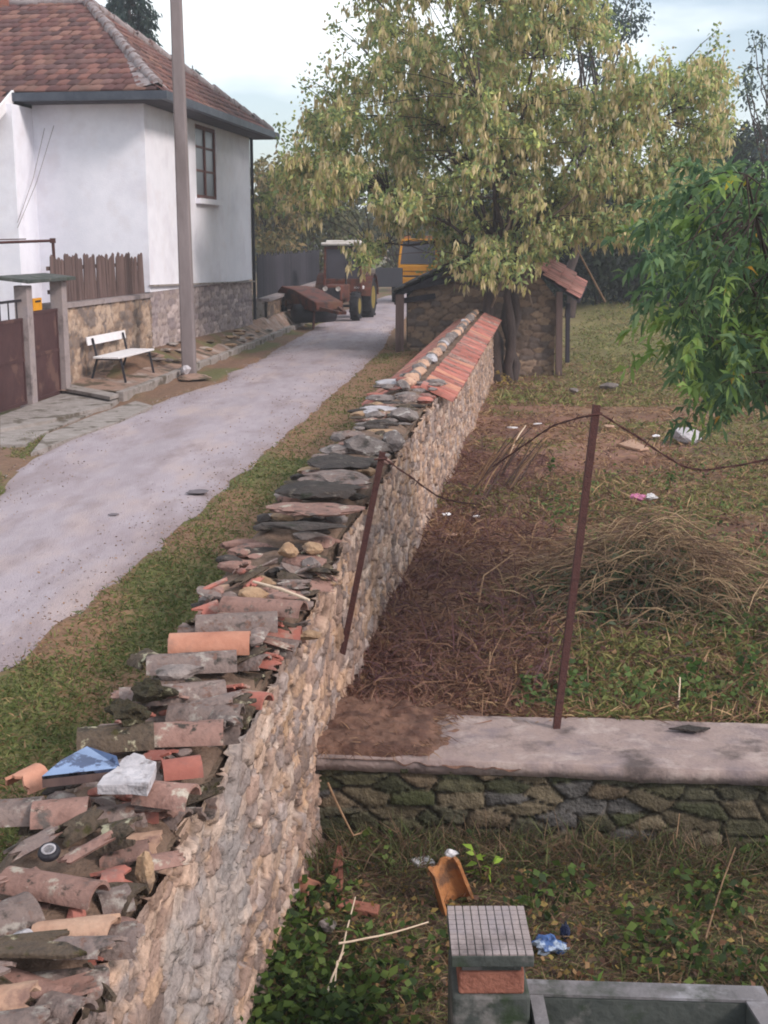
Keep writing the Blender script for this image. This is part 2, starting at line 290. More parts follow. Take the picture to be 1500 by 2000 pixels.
def gz(X, Y):
    X = np.asarray(X, float); Y = np.asarray(Y, float)
    yard = np.interp(Y, [0, 8, 30, 36, 60, 110], [-.36, -.36, -.58, -.5, .75, 2.2])
    yard = yard + (fbm(X * .7, Y * .7, 11) - .5) * .22 + (fbm(X * 3, Y * 3, 14) - .5) * .07
    low = -.88 + (fbm(X * 1.5, Y * 1.5, 12) - .5) * .2
    s = smooth(-.12, .12, Y - (slab_f(X) + .38)); right = low * (1 - s) + yard * s
    right = right - .06 * smooth(.5, 0, np.abs(Y - (slab_f(X) + .35)))
    verge = .03 + (fbm(X * 1.6, Y * 1.6, 15) - .5) * .09 + .1 * smooth(.6, 0, np.abs(X - (wx(Y) - WT)))
    inroad = (X < np.interp(Y, RR_Y, RR_X) + .05) & (X > np.interp(Y, RL_Y, RL_X) - .05)
    left = np.where(inroad, -.035, verge)
    far_l = smooth(0, .3, np.interp(Y, RL_Y, RL_X) - X) * .0
    left = np.where(X < np.interp(Y, RL_Y, RL_X) - .05, .0 + (fbm(X * 1.2, Y * 1.2, 16) - .5) * .05, left)
    kx = np.interp(Y, KY, KX); hk = smooth(21.5, 27, Y); pv = .06 + (.02 + .36 * hk) * smooth(0, 1.1, kx - X)
    left = np.where((X < kx) & (Y > 21.8) & (Y < 46), pv, left)
    t = smooth(-.05, .05, X - (wx(Y) - WT * .5)); t = np.where(Y > 33, smooth(-.6, 1.6, X - np.interp(Y, RR_Y, RR_X) - .8), t)
    return left * (1 - t) + right * t
def zat(X, Y): return float(gz(np.array([X]), np.array([Y]))[0])
def gcol(X, Y):
    n1 = fbm(X * .9, Y * .9, 31); n2 = fbm(X * .45 + 7, Y * .45, 33); n3 = fbm(X * 4, Y * 4, 35)
    dirt = np.array(srgb(116, 80, 70)); straw = np.array(srgb(146, 114, 88)); green = np.array(srgb(98, 98, 58)); dark = np.array(srgb(82, 60, 54))
    c = dirt + (straw - dirt) * smooth(.45, .7, n1)[..., None]
    gm = smooth(.5, .68, n2 + .05 * (X - wx(Y)) - .03) * (Y < 90)
    c = c + (green - c) * (gm * .75)[..., None]
    c = c + (dark - c) * smooth(.5, .7, n3)[..., None] * .75; c = c + (np.array(srgb(92, 70, 62)) - c) * smooth(.5, .68, fbm(X * 1.7, Y * 1.7, 37))[..., None] * .6
    c = c + (np.array(srgb(150, 114, 98)) - c) * (smooth(12, 16, Y) * smooth(30, 22, Y) * smooth(.35, .6, fbm(X * .8 + 5, Y * .5, 39)))[..., None] * .7
    yfar = smooth(20, 34, Y)[..., None] * smooth(.5, 2.5, X - wx(Y))[..., None]
    c = c + (np.array(srgb(120, 116, 70)) * .9 - c) * yfar * (.5 + .5 * n1[..., None])
    lowm = ((Y < slab_f(X) + .4) & (X > wx(Y) - .3))[..., None]
    c = np.where(lowm, np.array(srgb(84, 68, 58)) + (np.array(srgb(76, 72, 48)) - np.array(srgb(84, 68, 58))) * smooth(.4, .65, n2)[..., None], c)
    leftm = (X < wx(Y) - WT * .5)
    vg = np.array(srgb(98, 96, 58)); vb = np.array(srgb(130, 100, 78))
    v = vg + (vb - vg) * smooth(.42, .62, fbm(X * 1.3, Y * .6, 41) + smooth(12, 24, Y) * .18 + .22 * smooth(.55, .0, X * 0 + np.abs(X - (wx(Y) - WT))))[..., None]
    c = np.where(leftm[..., None], v, c)
    pvm = (X < np.interp(Y, RL_Y, RL_X)) & (Y > 14)
    c = np.where(pvm[..., None], np.array(srgb(118, 92, 76)) + (np.array(srgb(98, 96, 62)) - np.array(srgb(118, 92, 76))) * smooth(.5, .65, n1)[..., None], c)
    return c

# ------------------------------------------------------------------ ground, road, pavement
xs = np.concatenate([[-240, -120], np.arange(-60, -9, 2.5), np.arange(-9, 9, .13), np.arange(9, 16, .5), np.arange(16, 60, 2.5), [60, 120, 240]])
ys = np.concatenate([[-60, -20, -6], np.arange(-4, 2.6, .6), np.arange(2.6, 20, .13), np.arange(20, 46, .35), np.arange(46, 110, 1.6), [112, 150, 250, 400]])
XX, YY = np.meshgrid(xs, ys, indexing='ij'); ZZ = gz(XX, YY)
go = npmesh('ground', np.stack([XX, YY, ZZ], -1).reshape(-1, 3), [gridfaces(len(xs), len(ys))], M['ground'], col=gcol(XX, YY).reshape(-1, 3), sm=True)
tag(go, kind='structure')
yr = np.concatenate([np.arange(-5, 30, .12), np.arange(30, 80, .5)]); ts = np.linspace(0, 1, 15)
rl, rr = road_l(yr), road_r(yr); Xr = rl[:, None] + (rr - rl)[:, None] * ts[None]; Yr = np.repeat(yr[:, None], 15, 1)
Zr = .004 + .03 * np.sin(np.pi * ts)[None] + (fbm(Xr * .8, Yr * .8, 51) - .5) * .02; Zr[:, 0] = -.03; Zr[:, -1] = -.03
ed_ = np.minimum(ts, 1 - ts)[None] * (rr - rl)[:, None]; dm_ = smooth(.26, .0, ed_ + (fbm(Xr * 3, Yr * 2, 53) - .5) * .4) * .6
trk = 1 + .05 * np.exp(-((ts[None] - .3) / .1) ** 2) + .05 * np.exp(-((ts[None] - .7) / .1) ** 2) - .05 * np.exp(-((ts[None] - .5) / .09) ** 2) + (fbm(Xr * 1.6, Yr * .25, 55) - .5) * .16
rcol = (trk[..., None] * (1 - dm_[..., None]) + dm_[..., None] * np.array([.62, .52, .45])).reshape(-1, 3)
ro = npmesh('road', np.stack([Xr, Yr, Zr], -1).reshape(-1, 3), [gridfaces(len(yr), 15)], M['road'], sm=True, col=rcol); tag(ro, kind='structure')
for k, (px, py, a, b) in enumerate([(386, 961, .12, .06), (222, 1006, .05, .03)]):
    c = pz(px, py, .03); n = 14
    pts = [(c.x + a * (1 + .25 * random.uniform(-1, 1)) * math.cos(2 * math.pi * i / n), c.y + 2.2 * b * (1 + .25 * random.uniform(-1, 1)) * math.sin(2 * math.pi * i / n), .034) for i in range(n)]
    tag(MB().prism(pts, (0, 0, .004)).build('road_patch', M['asphalt_patch'], loc=(c.x, c.y, .03)), kind='structure')
# pavement between kerb and house
yp = np.arange(21.9, 46, .16); kx = np.interp(yp, KY, KX) - .14; hx = np.where(yp < 36.2, -4.86 + .134 * (yp - 27) - .5, -3.6 + .13 * (yp - 36)); tp = np.linspace(0, 1, 12)
Xp = kx[:, None] + (hx - kx)[:, None] * tp[None]; Yp = np.repeat(yp[:, None], 12, 1)
Zp = .118 + (.02 + .36 * smooth(21.5, 27, yp)[:, None]) * np.minimum(1, tp[None] * 1.15) + (fbm(Xp * 2.2, Yp * 2.2, 61) - .5) * .07
po = npmesh('pavement', np.stack([Xp, Yp, Zp], -1).reshape(-1, 3), [gridfaces(len(yp), 12)], M['pave'], sm=True); tag(po, kind='structure')
kb = MB()
yk = 21.5
while yk < 44:
    ln = random.uniform(.9, 1.15); a = Vector((np.interp(yk, KY, KX) - .07, yk, .04)); b = Vector((np.interp(yk + ln - .02, KY, KX) - .07, yk + ln - .02, .04))
    kb.bar(a + Vector((0, 0, random.uniform(-.015, .015))), b + Vector((random.uniform(-.02, .02), 0, random.uniform(-.015, .015))), .14, .24); yk += ln
tag(kb.build('kerb', M['kerb'], bevel=.015), kind='structure')
# concrete driveway slabs in front of the gates
dw = MB()
for (p, zt) in [([(0, 812), (130, 765), (232, 778), (215, 790), (90, 822), (0, 838)], .075), ([(60, 885), (90, 848), (180, 812), (265, 783), (298, 792), (235, 822), (120, 862)], .045), ([(0, 868), (0, 842), (95, 824), (205, 792), (175, 808), (80, 848), (50, 868)], .03)]:
    q = [pz(x, y, zt) for x, y in p]; dw.prism([v + Vector((0, 0, -.12)) for v in q], (0, 0, .12))
tag(dw.build('driveway', M['kerb']), kind='structure')

# ------------------------------------------------------------------ stone surfaces
PAL = [srgb(*c) for c in [(168, 138, 122), (150, 124, 112), (184, 154, 136), (140, 122, 116), (172, 140, 118), (158, 140, 134), (128, 108, 100), (188, 164, 150)]]
PALG = [srgb(*c) for c in [(88, 78, 62), (98, 84, 68), (76, 72, 58), (108, 96, 78), (66, 68, 44), (84, 80, 78), (64, 64, 46), (76, 72, 54)]]
PALD = [srgb(*c) for c in [(128, 106, 90), (112, 94, 84), (146, 122, 102), (104, 90, 84), (136, 114, 98)]]
PALP = [srgb(*c) for c in [(152, 138, 138), (166, 150, 148), (140, 126, 128), (174, 158, 156), (156, 140, 136)]]
def palcol(idd, pal):
    p = np.array(pal); k = np.floor(idd * 977.3) % len(p); sh = .84 + .32 * ((idd * 131.7) % 1); return p[k.astype(int)] * sh[..., None]
def stone_sheet(us, vs, pos, su, sv, amp, seed, pal, mortar, edge=(.02, .2), jit=.38):
    """grid of (u along, v up) mapped by pos(U,V,disp) -> xyz; returns V, faces, colours"""
    U, V = np.meshgrid(us, vs, indexing='ij'); e, idd = stones(U, V, su, sv, seed, jit)
    m = smooth(edge[0], edge[1] * .75, e + (fbm(U * 34, V * 34, seed + 4, 3) - .5) * .1)
    d = m * amp * (.55 + .5 * ((idd * 57.3) % 1)) + (fbm(U * 22, V * 26, seed + 6, 5) - .5) * amp * .5
    d = d + m * amp * .45 * (((idd * 23.7) % 1 - .5) * np.sin(V / sv * 3.1) + ((idd * 77.7) % 1 - .5) * np.sin(U / su * 3.1))
    c = palcol(idd, pal); c = np.array(mortar) + (c - np.array(mortar)) * smooth(edge[0], edge[1] * .7, e)[..., None]
    return pos(U, V, d), gridfaces(len(us), len(vs)), c.reshape(-1, 3)

# long boundary wall: the right face as a displaced rubble sheet, the other faces closing the body
WNX = np.array([1, -.129, 0]) / math.hypot(1, .129)
us = np.concatenate([np.arange(2.2, 9.5, .011), np.arange(9.5, 16, .022), np.arange(16, 30.6, .05)]); vs = np.linspace(0, 1, 128)
def wpos(U, V, d):
    top = wtop(U) + (fbm(U * 2.5, U * 0, 71) - .5) * .07; bot = np.where(U < 7.6, -1.15, -.75) + 0 * U
    Z = bot + (top - bot) * V; X = wx(U) + .05 * (1 - V) + (fbm(U * .5, V, 73) - .5) * .08
    return np.stack([X + d * WNX[0], U + d * WNX[1], Z], -1).reshape(-1, 3)
Ug, Vg = np.meshgrid(us, vs, indexing='ij')
def wsheet():
    top = wtop(Ug); bot = np.where(Ug < 7.6, -1.15, -.75); H = top - bot
    wu = Ug + (fbm(Ug * 7, Vg * H * 7, 61, 3) - .5) * .06; wv = Vg * H + (fbm(Ug * 6 + 5, Vg * H * 9, 62, 3) - .5) * .05
    e, idd = stones(wu, wv, .2, .088, 81, .44); e2, id2 = stones(wu + 3, wv, .1, .05, 83, .44); sm_ = ((idd * 91.7) % 1) < .3
    e = np.where(sm_, np.minimum(e, e2), e); idd = np.where(sm_, id2, idd)
    m = smooth(.015, .09, e + (fbm(Ug * 40, Vg * H * 44, 5, 3) - .5) * .1); hole = ((idd * 313.1) % 1) < .07
    off_ = ((idd * 57.3) % 1 - .5) * .022; tilt = ((idd * 23.7) % 1 - .5) * .016 * np.sin(Vg * H / .088 * 3.1) + ((idd * 77.7) % 1 - .5) * .016 * np.sin(Ug / .2 * 3.1)
    d = m * (.03 + off_ + tilt - hole * .04) + (fbm(Ug * 24, Vg * H * 30, 6, 5) - .5) * .018 + (fbm(Ug * 70, Vg * H * 80, 16, 2) - .5) * .006
    c = palcol(idd, PAL) * (.8 + .4 * fbm(Ug * 14, Vg * H * 16, 17))[..., None]; mort = np.array(srgb(94, 77, 66)); c = mort + (c - mort) * (.1 + .9 * smooth(.0, .09, e))[..., None]
    # near the camera the stones are greyer with ochre clay
    nr = smooth(6.6, 5, Ug)[..., None] * smooth(.35, .65, fbm(Ug * 3, Vg * 3, 91))[..., None]; c = c + (np.array(srgb(146, 138, 136)) - c) * nr * .75
    oc = smooth(.6, .75, fbm(Ug * 4 + 3, Vg * 5, 93))[..., None]; c = c + (np.array(srgb(160, 122, 84)) - c) * oc * .4
    return wpos(Ug, Vg, d), c.reshape(-1, 3)
Vw, Cw = wsheet(); nb = len(Vw)
ub = np.concatenate([np.arange(2.2, 30.6, .35), [30.56]]); zt = wtop(ub) + (fbm(ub * 2, ub * 0, 75) - .5) * .06
back = np.concatenate([np.stack([wx(ub) - WT, ub, ub * 0 - .4], -1), np.stack([wx(ub) - WT, ub, zt - .02], -1), np.stack([wx(ub) - .02, ub, wtop(ub) - .015], -1)]); n_ = len(ub); i_ = np.arange(n_ - 1)
fb = np.concatenate([np.stack([nb + i_, nb + n_ + i_, nb + n_ + i_ + 1, nb + i_ + 1], 1), np.stack([nb + n_ + i_, nb + 2 * n_ + i_, nb + 2 * n_ + i_ + 1, nb + n_ + i_ + 1], 1)])
cb = np.tile(np.array(srgb(112, 94, 80)), (len(back), 1))
wroot = thing('stone_wall', (float(wx(12)) - .3, 12, -.3), 'long tan rubble stone wall running from the foreground to the shed', 'wall')
# end caps of the wall
Vall = np.concatenate([Vw, back]); ecap = []
for yy, sgn in ((2.2, 1), (30.55, -1)):
    k = len(Vall); X = float(wx(yy)); Vall = np.concatenate([Vall, [[X - WT, yy, -.4], [X + .05, yy, -1.1], [X + .02, yy, float(wtop(yy))], [X - WT, yy, float(wtop(yy))]]]); ecap.append([k, k + 1, k + 2, k + 3])
Call = np.concatenate([Cw, cb, np.tile(np.array(srgb(120, 100, 84)), (8, 1))])
bo = npmesh('masonry', Vall - np.array(wroot.location), [gridfaces(len(us), len(vs)), fb, np.array(ecap)], M['stone'], parent=wroot, col=Call, sm=False)
# clay bedding under the coping, lumpy
ub = np.arange(2.2, 30.5, .06); tb = np.linspace(0, 1, 12); UB, TB = np.meshgrid(ub, tb, indexing='ij')
zb = wtop(UB) - .03 + .1 * np.sin(np.pi * TB) ** .7 + (fbm(UB * 5, TB * 4, 77) - .5) * .1; zb[:, 0] -= .08; zb[:, -1] -= .08
cbed = np.array(srgb(96, 78, 68)) + (np.array(srgb(128, 104, 88)) - np.array(srgb(96, 78, 68))) * fbm(UB * 3, TB * 3, 79)[..., None]
npmesh('clay_bedding', np.stack([wx(UB) - WT - .02 + (WT + .02) * TB, UB, zb], -1).reshape(-1, 3) - np.array(wroot.location), [gridfaces(len(ub), 12)], M['stone'], parent=wroot, col=cbed.reshape(-1, 3), sm=True)

# ------------------------------------------------------------------ coping: tiles and stones lying on the wall, each its own thing
def half_tile(name, p0, p1, r0, r1, m, label, cat='roof tile', group=None, th=.013, roll=0, flip=False, jag=0, n=11, arc=math.pi * .93, seed=None):
    p0 = Vector(p0); p1 = Vector(p1); d = (p1 - p0); ln = d.length; d.normalize(); rnd = random.Random(seed if seed is not None else int(p0.x * 1e4 + p0.y * 1e4))
    up = Vector((0, 0, 1)); y = up.cross(d).normalized(); z = d.cross(y).normalized()
    Mx = Matrix((d, y, z)).transposed().to_4x4(); Mx = Matrix.Translation(p0) @ Mx @ Matrix.Rotation(roll + (math.pi if flip else 0), 4, 'X')
    ns = 8; vs = []
    e0 = [rnd.uniform(-1, 1) * jag for _ in range(n)]; e1 = [rnd.uniform(-1, 1) * jag for _ in range(n)]
    for s in range(ns):
        t = s / (ns - 1); rr = r0 + (r1 - r0) * t
        for lay in (0, 1):
            for k in range(n):
                a = (math.pi - arc) / 2 + arc * k / (n - 1); q = rr - lay * th + rnd.uniform(-.0012, .0012)
                x = ln * t + (e0[k] if s == 0 else (e1[k] if s == ns - 1 else 0)); x = min(max(x, -jag), ln + jag)
                vs.append((x, q * math.cos(a) * 1.05, q * math.sin(a) * .92))
    f = []; row = 2 * n
    for s in range(ns - 1):
        for k in range(n - 1):
            a = s * row + k; f.append((a, a + 1, a + row + 1, a + row)); a += n; f.append((a, a + row, a + row + 1, a + 1))
        a = s * row; f.append((a, a + row, a + row + n, a + n)); a = s * row + n - 1; f.append((a, a + n, a + row + n, a + row))
    for s in (0, ns - 1):
        for k in range(n - 1): a = s * row + k; f.append((a, a + n, a + n + 1, a + 1) if s == 0 else (a, a + 1, a + n + 1, a + n))
    me = bpy.data.meshes.new(name); me.from_pydata(vs, [], f)
    for p in me.polygons: p.use_smooth = len(p.vertices) == 4
    me.validate(); o = link(name, me, m); o.matrix_world = Mx
    md = o.modifiers.new('edges', 'EDGE_SPLIT'); md.split_angle = R(50)
    return tag(o, label, cat, group)
def rock_mesh(name, d, seed, sub=3, rough=.35, flat=0):
    bm = bmesh.new(); bmesh.ops.create_icosphere(bm, subdivisions=sub, radius=1); rnd = random.Random(seed); o = Vector((rnd.uniform(0, 99), rnd.uniform(0, 99), rnd.uniform(0, 99)))
    planes = [(Vector((rnd.uniform(-1, 1), rnd.uniform(-1, 1), rnd.uniform(-1, 1))).normalized(), rnd.uniform(.62, .85)) for _ in range(9)]
    for v in bm.verts:
        p = v.co.copy()
        for nn, h in planes:
            k = p.dot(nn)
            if k > h: p -= nn * (k - h)
        p *= 1 + rough * .5 * (mnoise.fractal(p * 2.2 + o, 1, 2, 4))
        v.co = Vector((p.x * d[0] / 2, p.y * d[1] / 2, p.z * d[2] / 2))
    me = bpy.data.meshes.new(name); bm.to_mesh(me); bm.free(); return me
def rock(name, c, d, m, label, cat='stone', group=None, seed=None, rz=None, tilt=0, rough=.35, sub=3):
    seed = seed if seed is not None else random.randint(0, 9999); o = link(name, rock_mesh(name, d, seed, sub, rough), m, loc=c)
    o.rotation_euler = (random.Random(seed).uniform(-tilt, tilt), random.Random(seed + 1).uniform(-tilt, tilt), rz if rz is not None else random.Random(seed).uniform(0, 6)); return tag(o, label, cat, group)
def plate(name, pts, th, m, label, cat, group=None, jag=.0):
    """broken flat piece: polygon of world points with thickness"""
    c = sum((Vector(p) for p in pts), Vector()) / len(pts); q = []
    for i in range(len(pts)):
        a = Vector(pts[i]); b = Vector(pts[(i + 1) % len(pts)])
        for t in (0, .33, .66): q.append(a.lerp(b, t) + (Vector((random.uniform(-jag, jag), random.uniform(-jag, jag), 0)) if t else Vector()))
    o = MB().prism(q, (0, 0, th)).build(name, m, loc=c, bevel=min(th * .3, .006)); return tag(o, label, cat, group)

G1 = 'half-round clay tiles laid across the near end of the stone wall'
def wt(x0, y0, x1, y1, r, m, label, z=.06, dz=0, **k):
    a = pz(x0, y0, .55); za = float(wtop(a.y)) + z; a = pz(x0, y0, za + r); a.z -= r; b = pz(x1, y1, za + r); b.z -= r - dz
    return half_tile('roof_tile', a, b, r * k.pop('t', .92), r, M[m], label, group=G1, **k)
wt(-40, 1562, 82, 1556, .085, 'tile_grey', 'grey pink half-round tile cut by the left frame edge, left of the lichen-rimmed tile', .1)
wt(62, 1562, 172, 1556, .088, 'tile_pink', 'pink tile with a pale lichen rim just below the mirror piece', .11)
wt(272, 1520, 376, 1532, .082, 'tile_pink', 'pink tile with yellowish lichen blotches right of the pale stone', .12)
wt(186, 1574, 262, 1568, .08, 'tile_grey', 'dark reddish tile lying under the pale stone', .05)
wt(238, 1566, 308, 1560, .075, 'tile_red', 'short red tile wedged under the lichen-blotched tile', .04)
wt(150, 1418, 300, 1408, .1, 'tile_moss', 'black mossy tile with pale lichen spots, behind the mirror piece', .1)
wt(270, 1410, 436, 1404, .092, 'tile_pink', 'long dull tile end sticking out of the mossy tile towards the wall face', .1)
wt(330, 1370, 472, 1374, .085, 'tile_grey', 'grey brown tile lying above the mossy tile', .08)
wt(316, 1482, 392, 1474, .075, 'tile_red', 'short pink red tile stub above the pale stone', .08)
wt(30, 1510, 76, 1490, .08, 'tile_orange', 'orange tile shard standing at the left of the mirror piece', .08, jag=.02)
wt(10, 1690, 192, 1722, .072, 'tile_pink', 'pinkish red tile lying askew below the black ring', .1)
wt(-50, 1780, 62, 1742, .1, 'tile_grey', 'dark grey tile at the left frame edge beside the buff shard', .08)
wt(62, 1800, 222, 1788, .078, 'tile_buff', 'buff broken tile lying open beside the pale oval stone', .06, jag=.02)
wt(190, 1740, 252, 1726, .07, 'tile_grey', 'grey tile end behind the buff broken tile', .03)
wt(196, 1650, 290, 1640, .07, 'tile_pink', 'small pink tile below the rounded mortar lump', .05, jag=.015)
wt(190, 1702, 244, 1690, .06, 'tile_red', 'broken red tile chip beside the askew pinkish tile', .05, jag=.02)
wt(232, 1340, 440, 1326, .085, 'tile_grey', 'brown tile with a buff end above the mossy lumps', .1)
wt(420, 1338, 522, 1352, .07, 'tile_red', 'pink red tile with a white lump at its end', .04)
wt(286, 1275, 462, 1268, .095, 'tile_grey', 'thick grey brown tile below the bright orange tile', .08)
wt(330, 1234, 488, 1232, .08, 'tile_orange', 'bright orange clean tile tipped on its edge', .12, roll=.35)
wt(382, 1196, 542, 1192, .1, 'tile_grey', 'large greyish tile with a dark hollow end, above the bright orange tile', .08, t=.9)
wt(436, 1160, 592, 1172, .085, 'tile_pink', 'pale pink tile behind the hollow-ended tile', .08)
wt(455, 1222, 588, 1222, .075, 'tile_red', 'red tile underneath the hollow-ended tile', .0)
wt(-40, 1930, 62, 1920, .07, 'tile_buff', 'pale buff tile shard in the bottom left corner', .08, jag=.02)
wt(-50, 1985, 88, 1968, .085, 'tile_grey', 'grey tile piece lying at the very bottom left corner', .06, jag=.015)
wt(84, 1935, 160, 1955, .075, 'tile_grey', 'grey open tile end at the bottom left, right of the pale buff shard', .02)
# filler tiles beneath, copies of a few prototypes
protos = []
for i, (m, r, ln) in enumerate([('tile_grey', .082, .34), ('tile_pink', .08, .3), ('tile_moss', .088, .32), ('tile_red', .076, .26), ('tile_buff', .08, .24)]):
    protos.append(half_tile('roof_tile', (-ln / 2, 0, 0), (ln / 2, 0, 0), r * .9, r, M[m], '', group=None, jag=.012, seed=i)); protos[-1].location = (0, 0, 0)
used = set(); FL = ['grey lichened tile in the jumbled bedding layer of the near wall top', 'weathered pink tile in the jumbled bedding layer of the near wall top', 'dark mossy tile in the jumbled bedding layer of the near wall top', 'red tile in the jumbled bedding layer of the near wall top', 'buff tile in the jumbled bedding layer of the near wall top']
def put(i, loc, rot, label, group):
    o = protos[i] if i not in used else protos[i].copy()
    if i in used: COL.objects.link(o)
    used.add(i); o.matrix_world = Matrix.Translation(loc) @ Matrix.Rotation(rot[2], 4, 'Z') @ Matrix.Rotation(rot[1], 4, 'Y') @ Matrix.Rotation(rot[0], 4, 'X'); tag(o, label, 'roof tile', group)
yy = 3.0
while yy < 7.4:
    for cx in (-.56, -.31):
        i = random.choices(range(5), [5, 4, 3, 2, 1])[0]
        put(i, (float(wx(yy)) + cx + random.uniform(-.05, .05), yy + random.uniform(-.05, .05), float(wtop(yy)) + random.uniform(-.03, .02)),
            (random.uniform(-.25, .25) + (math.pi if random.random() < .12 else 0), random.uniform(-.15, .15), -.13 + random.gauss(0, .25)), FL[i], 'bedding tiles under the near coping')
    yy += random.uniform(.13, .2)
sh = []
for i, (m, r, ln) in enumerate([('tile_grey', .075, .15), ('tile_pink', .07, .17), ('tile_moss', .08, .14), ('tile_red', .07, .12), ('tile_grey', .085, .2), ('tile_moss', .07, .2)]): sh.append(half_tile('tile_shard', (-ln / 2, 0, 0), (ln / 2, 0, 0), r, r * .95, M[m], '', jag=.03, seed=40 + i, arc=random.uniform(1.3, 2.4)))
for k in range(84):
    i = k % 6; o = sh[i] if k < 6 else sh[i].copy()
    if k >= 6: COL.objects.link(o)
    Y = random.uniform(3.2, 7.9); o.matrix_world = Matrix.Translation((float(wx(Y)) - random.uniform(.04, WT + .02), Y, float(wtop(Y)) + random.uniform(.03, .1))) @ Matrix.Rotation(random.gauss(-.13, .7), 4, 'Z') @ Matrix.Rotation(random.uniform(-.4, .4), 4, 'Y') @ Matrix.Rotation(random.choice([0, 0, math.pi]) + random.uniform(-.5, .5), 4, 'X')
    tag(o, ['grey lichened', 'weathered pink', 'dark mossy', 'red', 'grey lichened', 'dark mossy'][i] + ' broken tile shard in the jumble on the near wall top', 'tile shard', 'broken tile shards on the near wall top')
for k in range(60):
    Y = random.uniform(3.2, 7.6); m = random.choice(['tile_grey', 'tile_moss', 'rockdark', 'tile_pink', 'rock', 'tile_red']); d = (random.uniform(.05, .15), random.uniform(.04, .1), random.uniform(.02, .06))
    rock('tile_fragment', (float(wx(Y)) - random.uniform(.02, WT), Y, float(wtop(Y)) + random.uniform(.02, .1)), d, M[m], 'small tile fragment or stone lying loose between the coping tiles', 'fragment', 'loose fragments between the coping tiles', seed=600 + k, sub=2, tilt=.4)
# odd things lying on the coping
mp_ = [pz(82, 1522, .66), pz(235, 1505, .66), pz(228, 1482, .68), pz(170, 1463, .69), pz(120, 1490, .68)]
mr = thing('mirror_piece', mp_[0], 'bluish broken mirror piece lying on tiles at the left of the wall top', 'mirror')
wp(MB().prism(mp_, (0, 0, .012)), mr, 'glass_sheet', M['mirror'])
wp(MB().prism([p + Vector((0, 0, -.035)) for p in mp_], (0, 0, .033)), mr, 'backing_board', M['oldwood'])
plate('pale_stone', [pz(190, 1552, .62), pz(288, 1556, .62), pz(306, 1506, .63), pz(262, 1488, .64), pz(240, 1500, .64)], .04, M['rockwhite'], 'whitish speckled flat stone between the mirror piece and the pink tile', 'stone', jag=.012)
c = pz(96, 1665, .55); rg = thing('drain_ring', (c.x, c.y, c.z), 'small black ring with a pale hub lying on the mossy tiles', 'ring')
MB().lathe((0, 0, 0), [(.018, -.01), (.018, .012), (.034, .016), (.04, .0), (.036, -.01)], 'Z').build('rim', M['black'], rg); MB().lathe((0, 0, 0), [(.026, .0165), (.026, .019), (.018, .019), (.018, .0165)], 'Z').build('hub_ring', M['rockwhite'], rg); rg.rotation_euler = (.35, 0, 0)
rock('pebble', pz(44, 1826, .52), (.075, .05, .03), M['rockwhite'], 'pale oval pebble near the left frame edge beside the buff tile', seed=3, rough=.08, rz=.6)
plate('slate_slab', [pz(-60, 1872, .55), pz(120, 1876, .55), pz(172, 1868, .55), pz(130, 1848, .55), pz(-60, 1846, .55)], .018, M['tile_moss'], 'thin dark slate slab below the pale oval pebble', 'slate', jag=.008)
for (x, y, d, m, lb) in [(270, 1610, (.09, .06, .13), 'tile_grey', 'rounded mortar lump at the wall edge below the lichen-blotched tile'), (284, 1705, (.07, .08, .16), 'rocktan', 'tan rounded lump at the wall edge beside the red chip'), (250, 1815, (.12, .09, .05), 'tile_grey', 'flat grey stone at the wall edge beside the buff tile'), (464, 1348, (.06, .05, .04), 'rockwhite', 'white lump lying in the mouth of the pink red tile'),
                         (408, 1172, (.13, .1, .08), 'rock', 'pale grey lichened stone at the back of the hollow-ended tile'), (444, 1158, (.1, .1, .07), 'rock', 'second pale stone right behind the lichened stone'), (600, 1240, (.16, .1, .06), 'rocktan', 'yellowish flat stone right of the bright orange tile'), (250, 1390, (.2, .14, .12), 'moss', 'black mossy lump on top of the mossy tile'), (300, 1350, (.22, .12, .1), 'moss', 'dark lichened lump behind the grey brown tile'), (350, 1312, (.24, .12, .08), 'rock', 'grey crusted lump at the back of the thick tile'),
                         (562, 1076, (.15, .12, .1), 'rocktan', 'left one of two round buff stones on a brown block'), (611, 1071, (.15, .12, .08), 'rocktan', 'right one of two round buff stones on a brown block'), (590, 1100, (.34, .2, .12), 'tile_pink', 'brown block carrying two round buff stones'), (560, 1120, (.22, .2, .12), 'rock', 'grey stone in front of the brown block'), (610, 1135, (.3, .22, .07), 'rocktan', 'pale flat stone below the grey stone on the wall'),
                         (500, 1150, (.2, .16, .06), 'rock', 'flat stone under the white stick')]:
    p = pz(x, y, .7); z = float(wtop(p.y)) + d[2] * .4 + (.08 if 'on a' in lb else .02) + (.17 if 'lump' in lb and d[0] > .15 else 0); rock('stone', pz(x, y, z), d, M[m], lb, rz=-.13 + random.uniform(-.3, .3), seed=int(x + y), rough=1.1 if m == 'moss' else .35)
a, b = pz(495, 1136, .8), pz(604, 1172, .78); tag(MB().tube([a, a.lerp(b, .5) + Vector((0, 0, .008)), b], [.008, .01, .007]).build('stick', M['twigpale'], loc=a), 'bleached white stick lying slantwise on the wall top', 'stick')
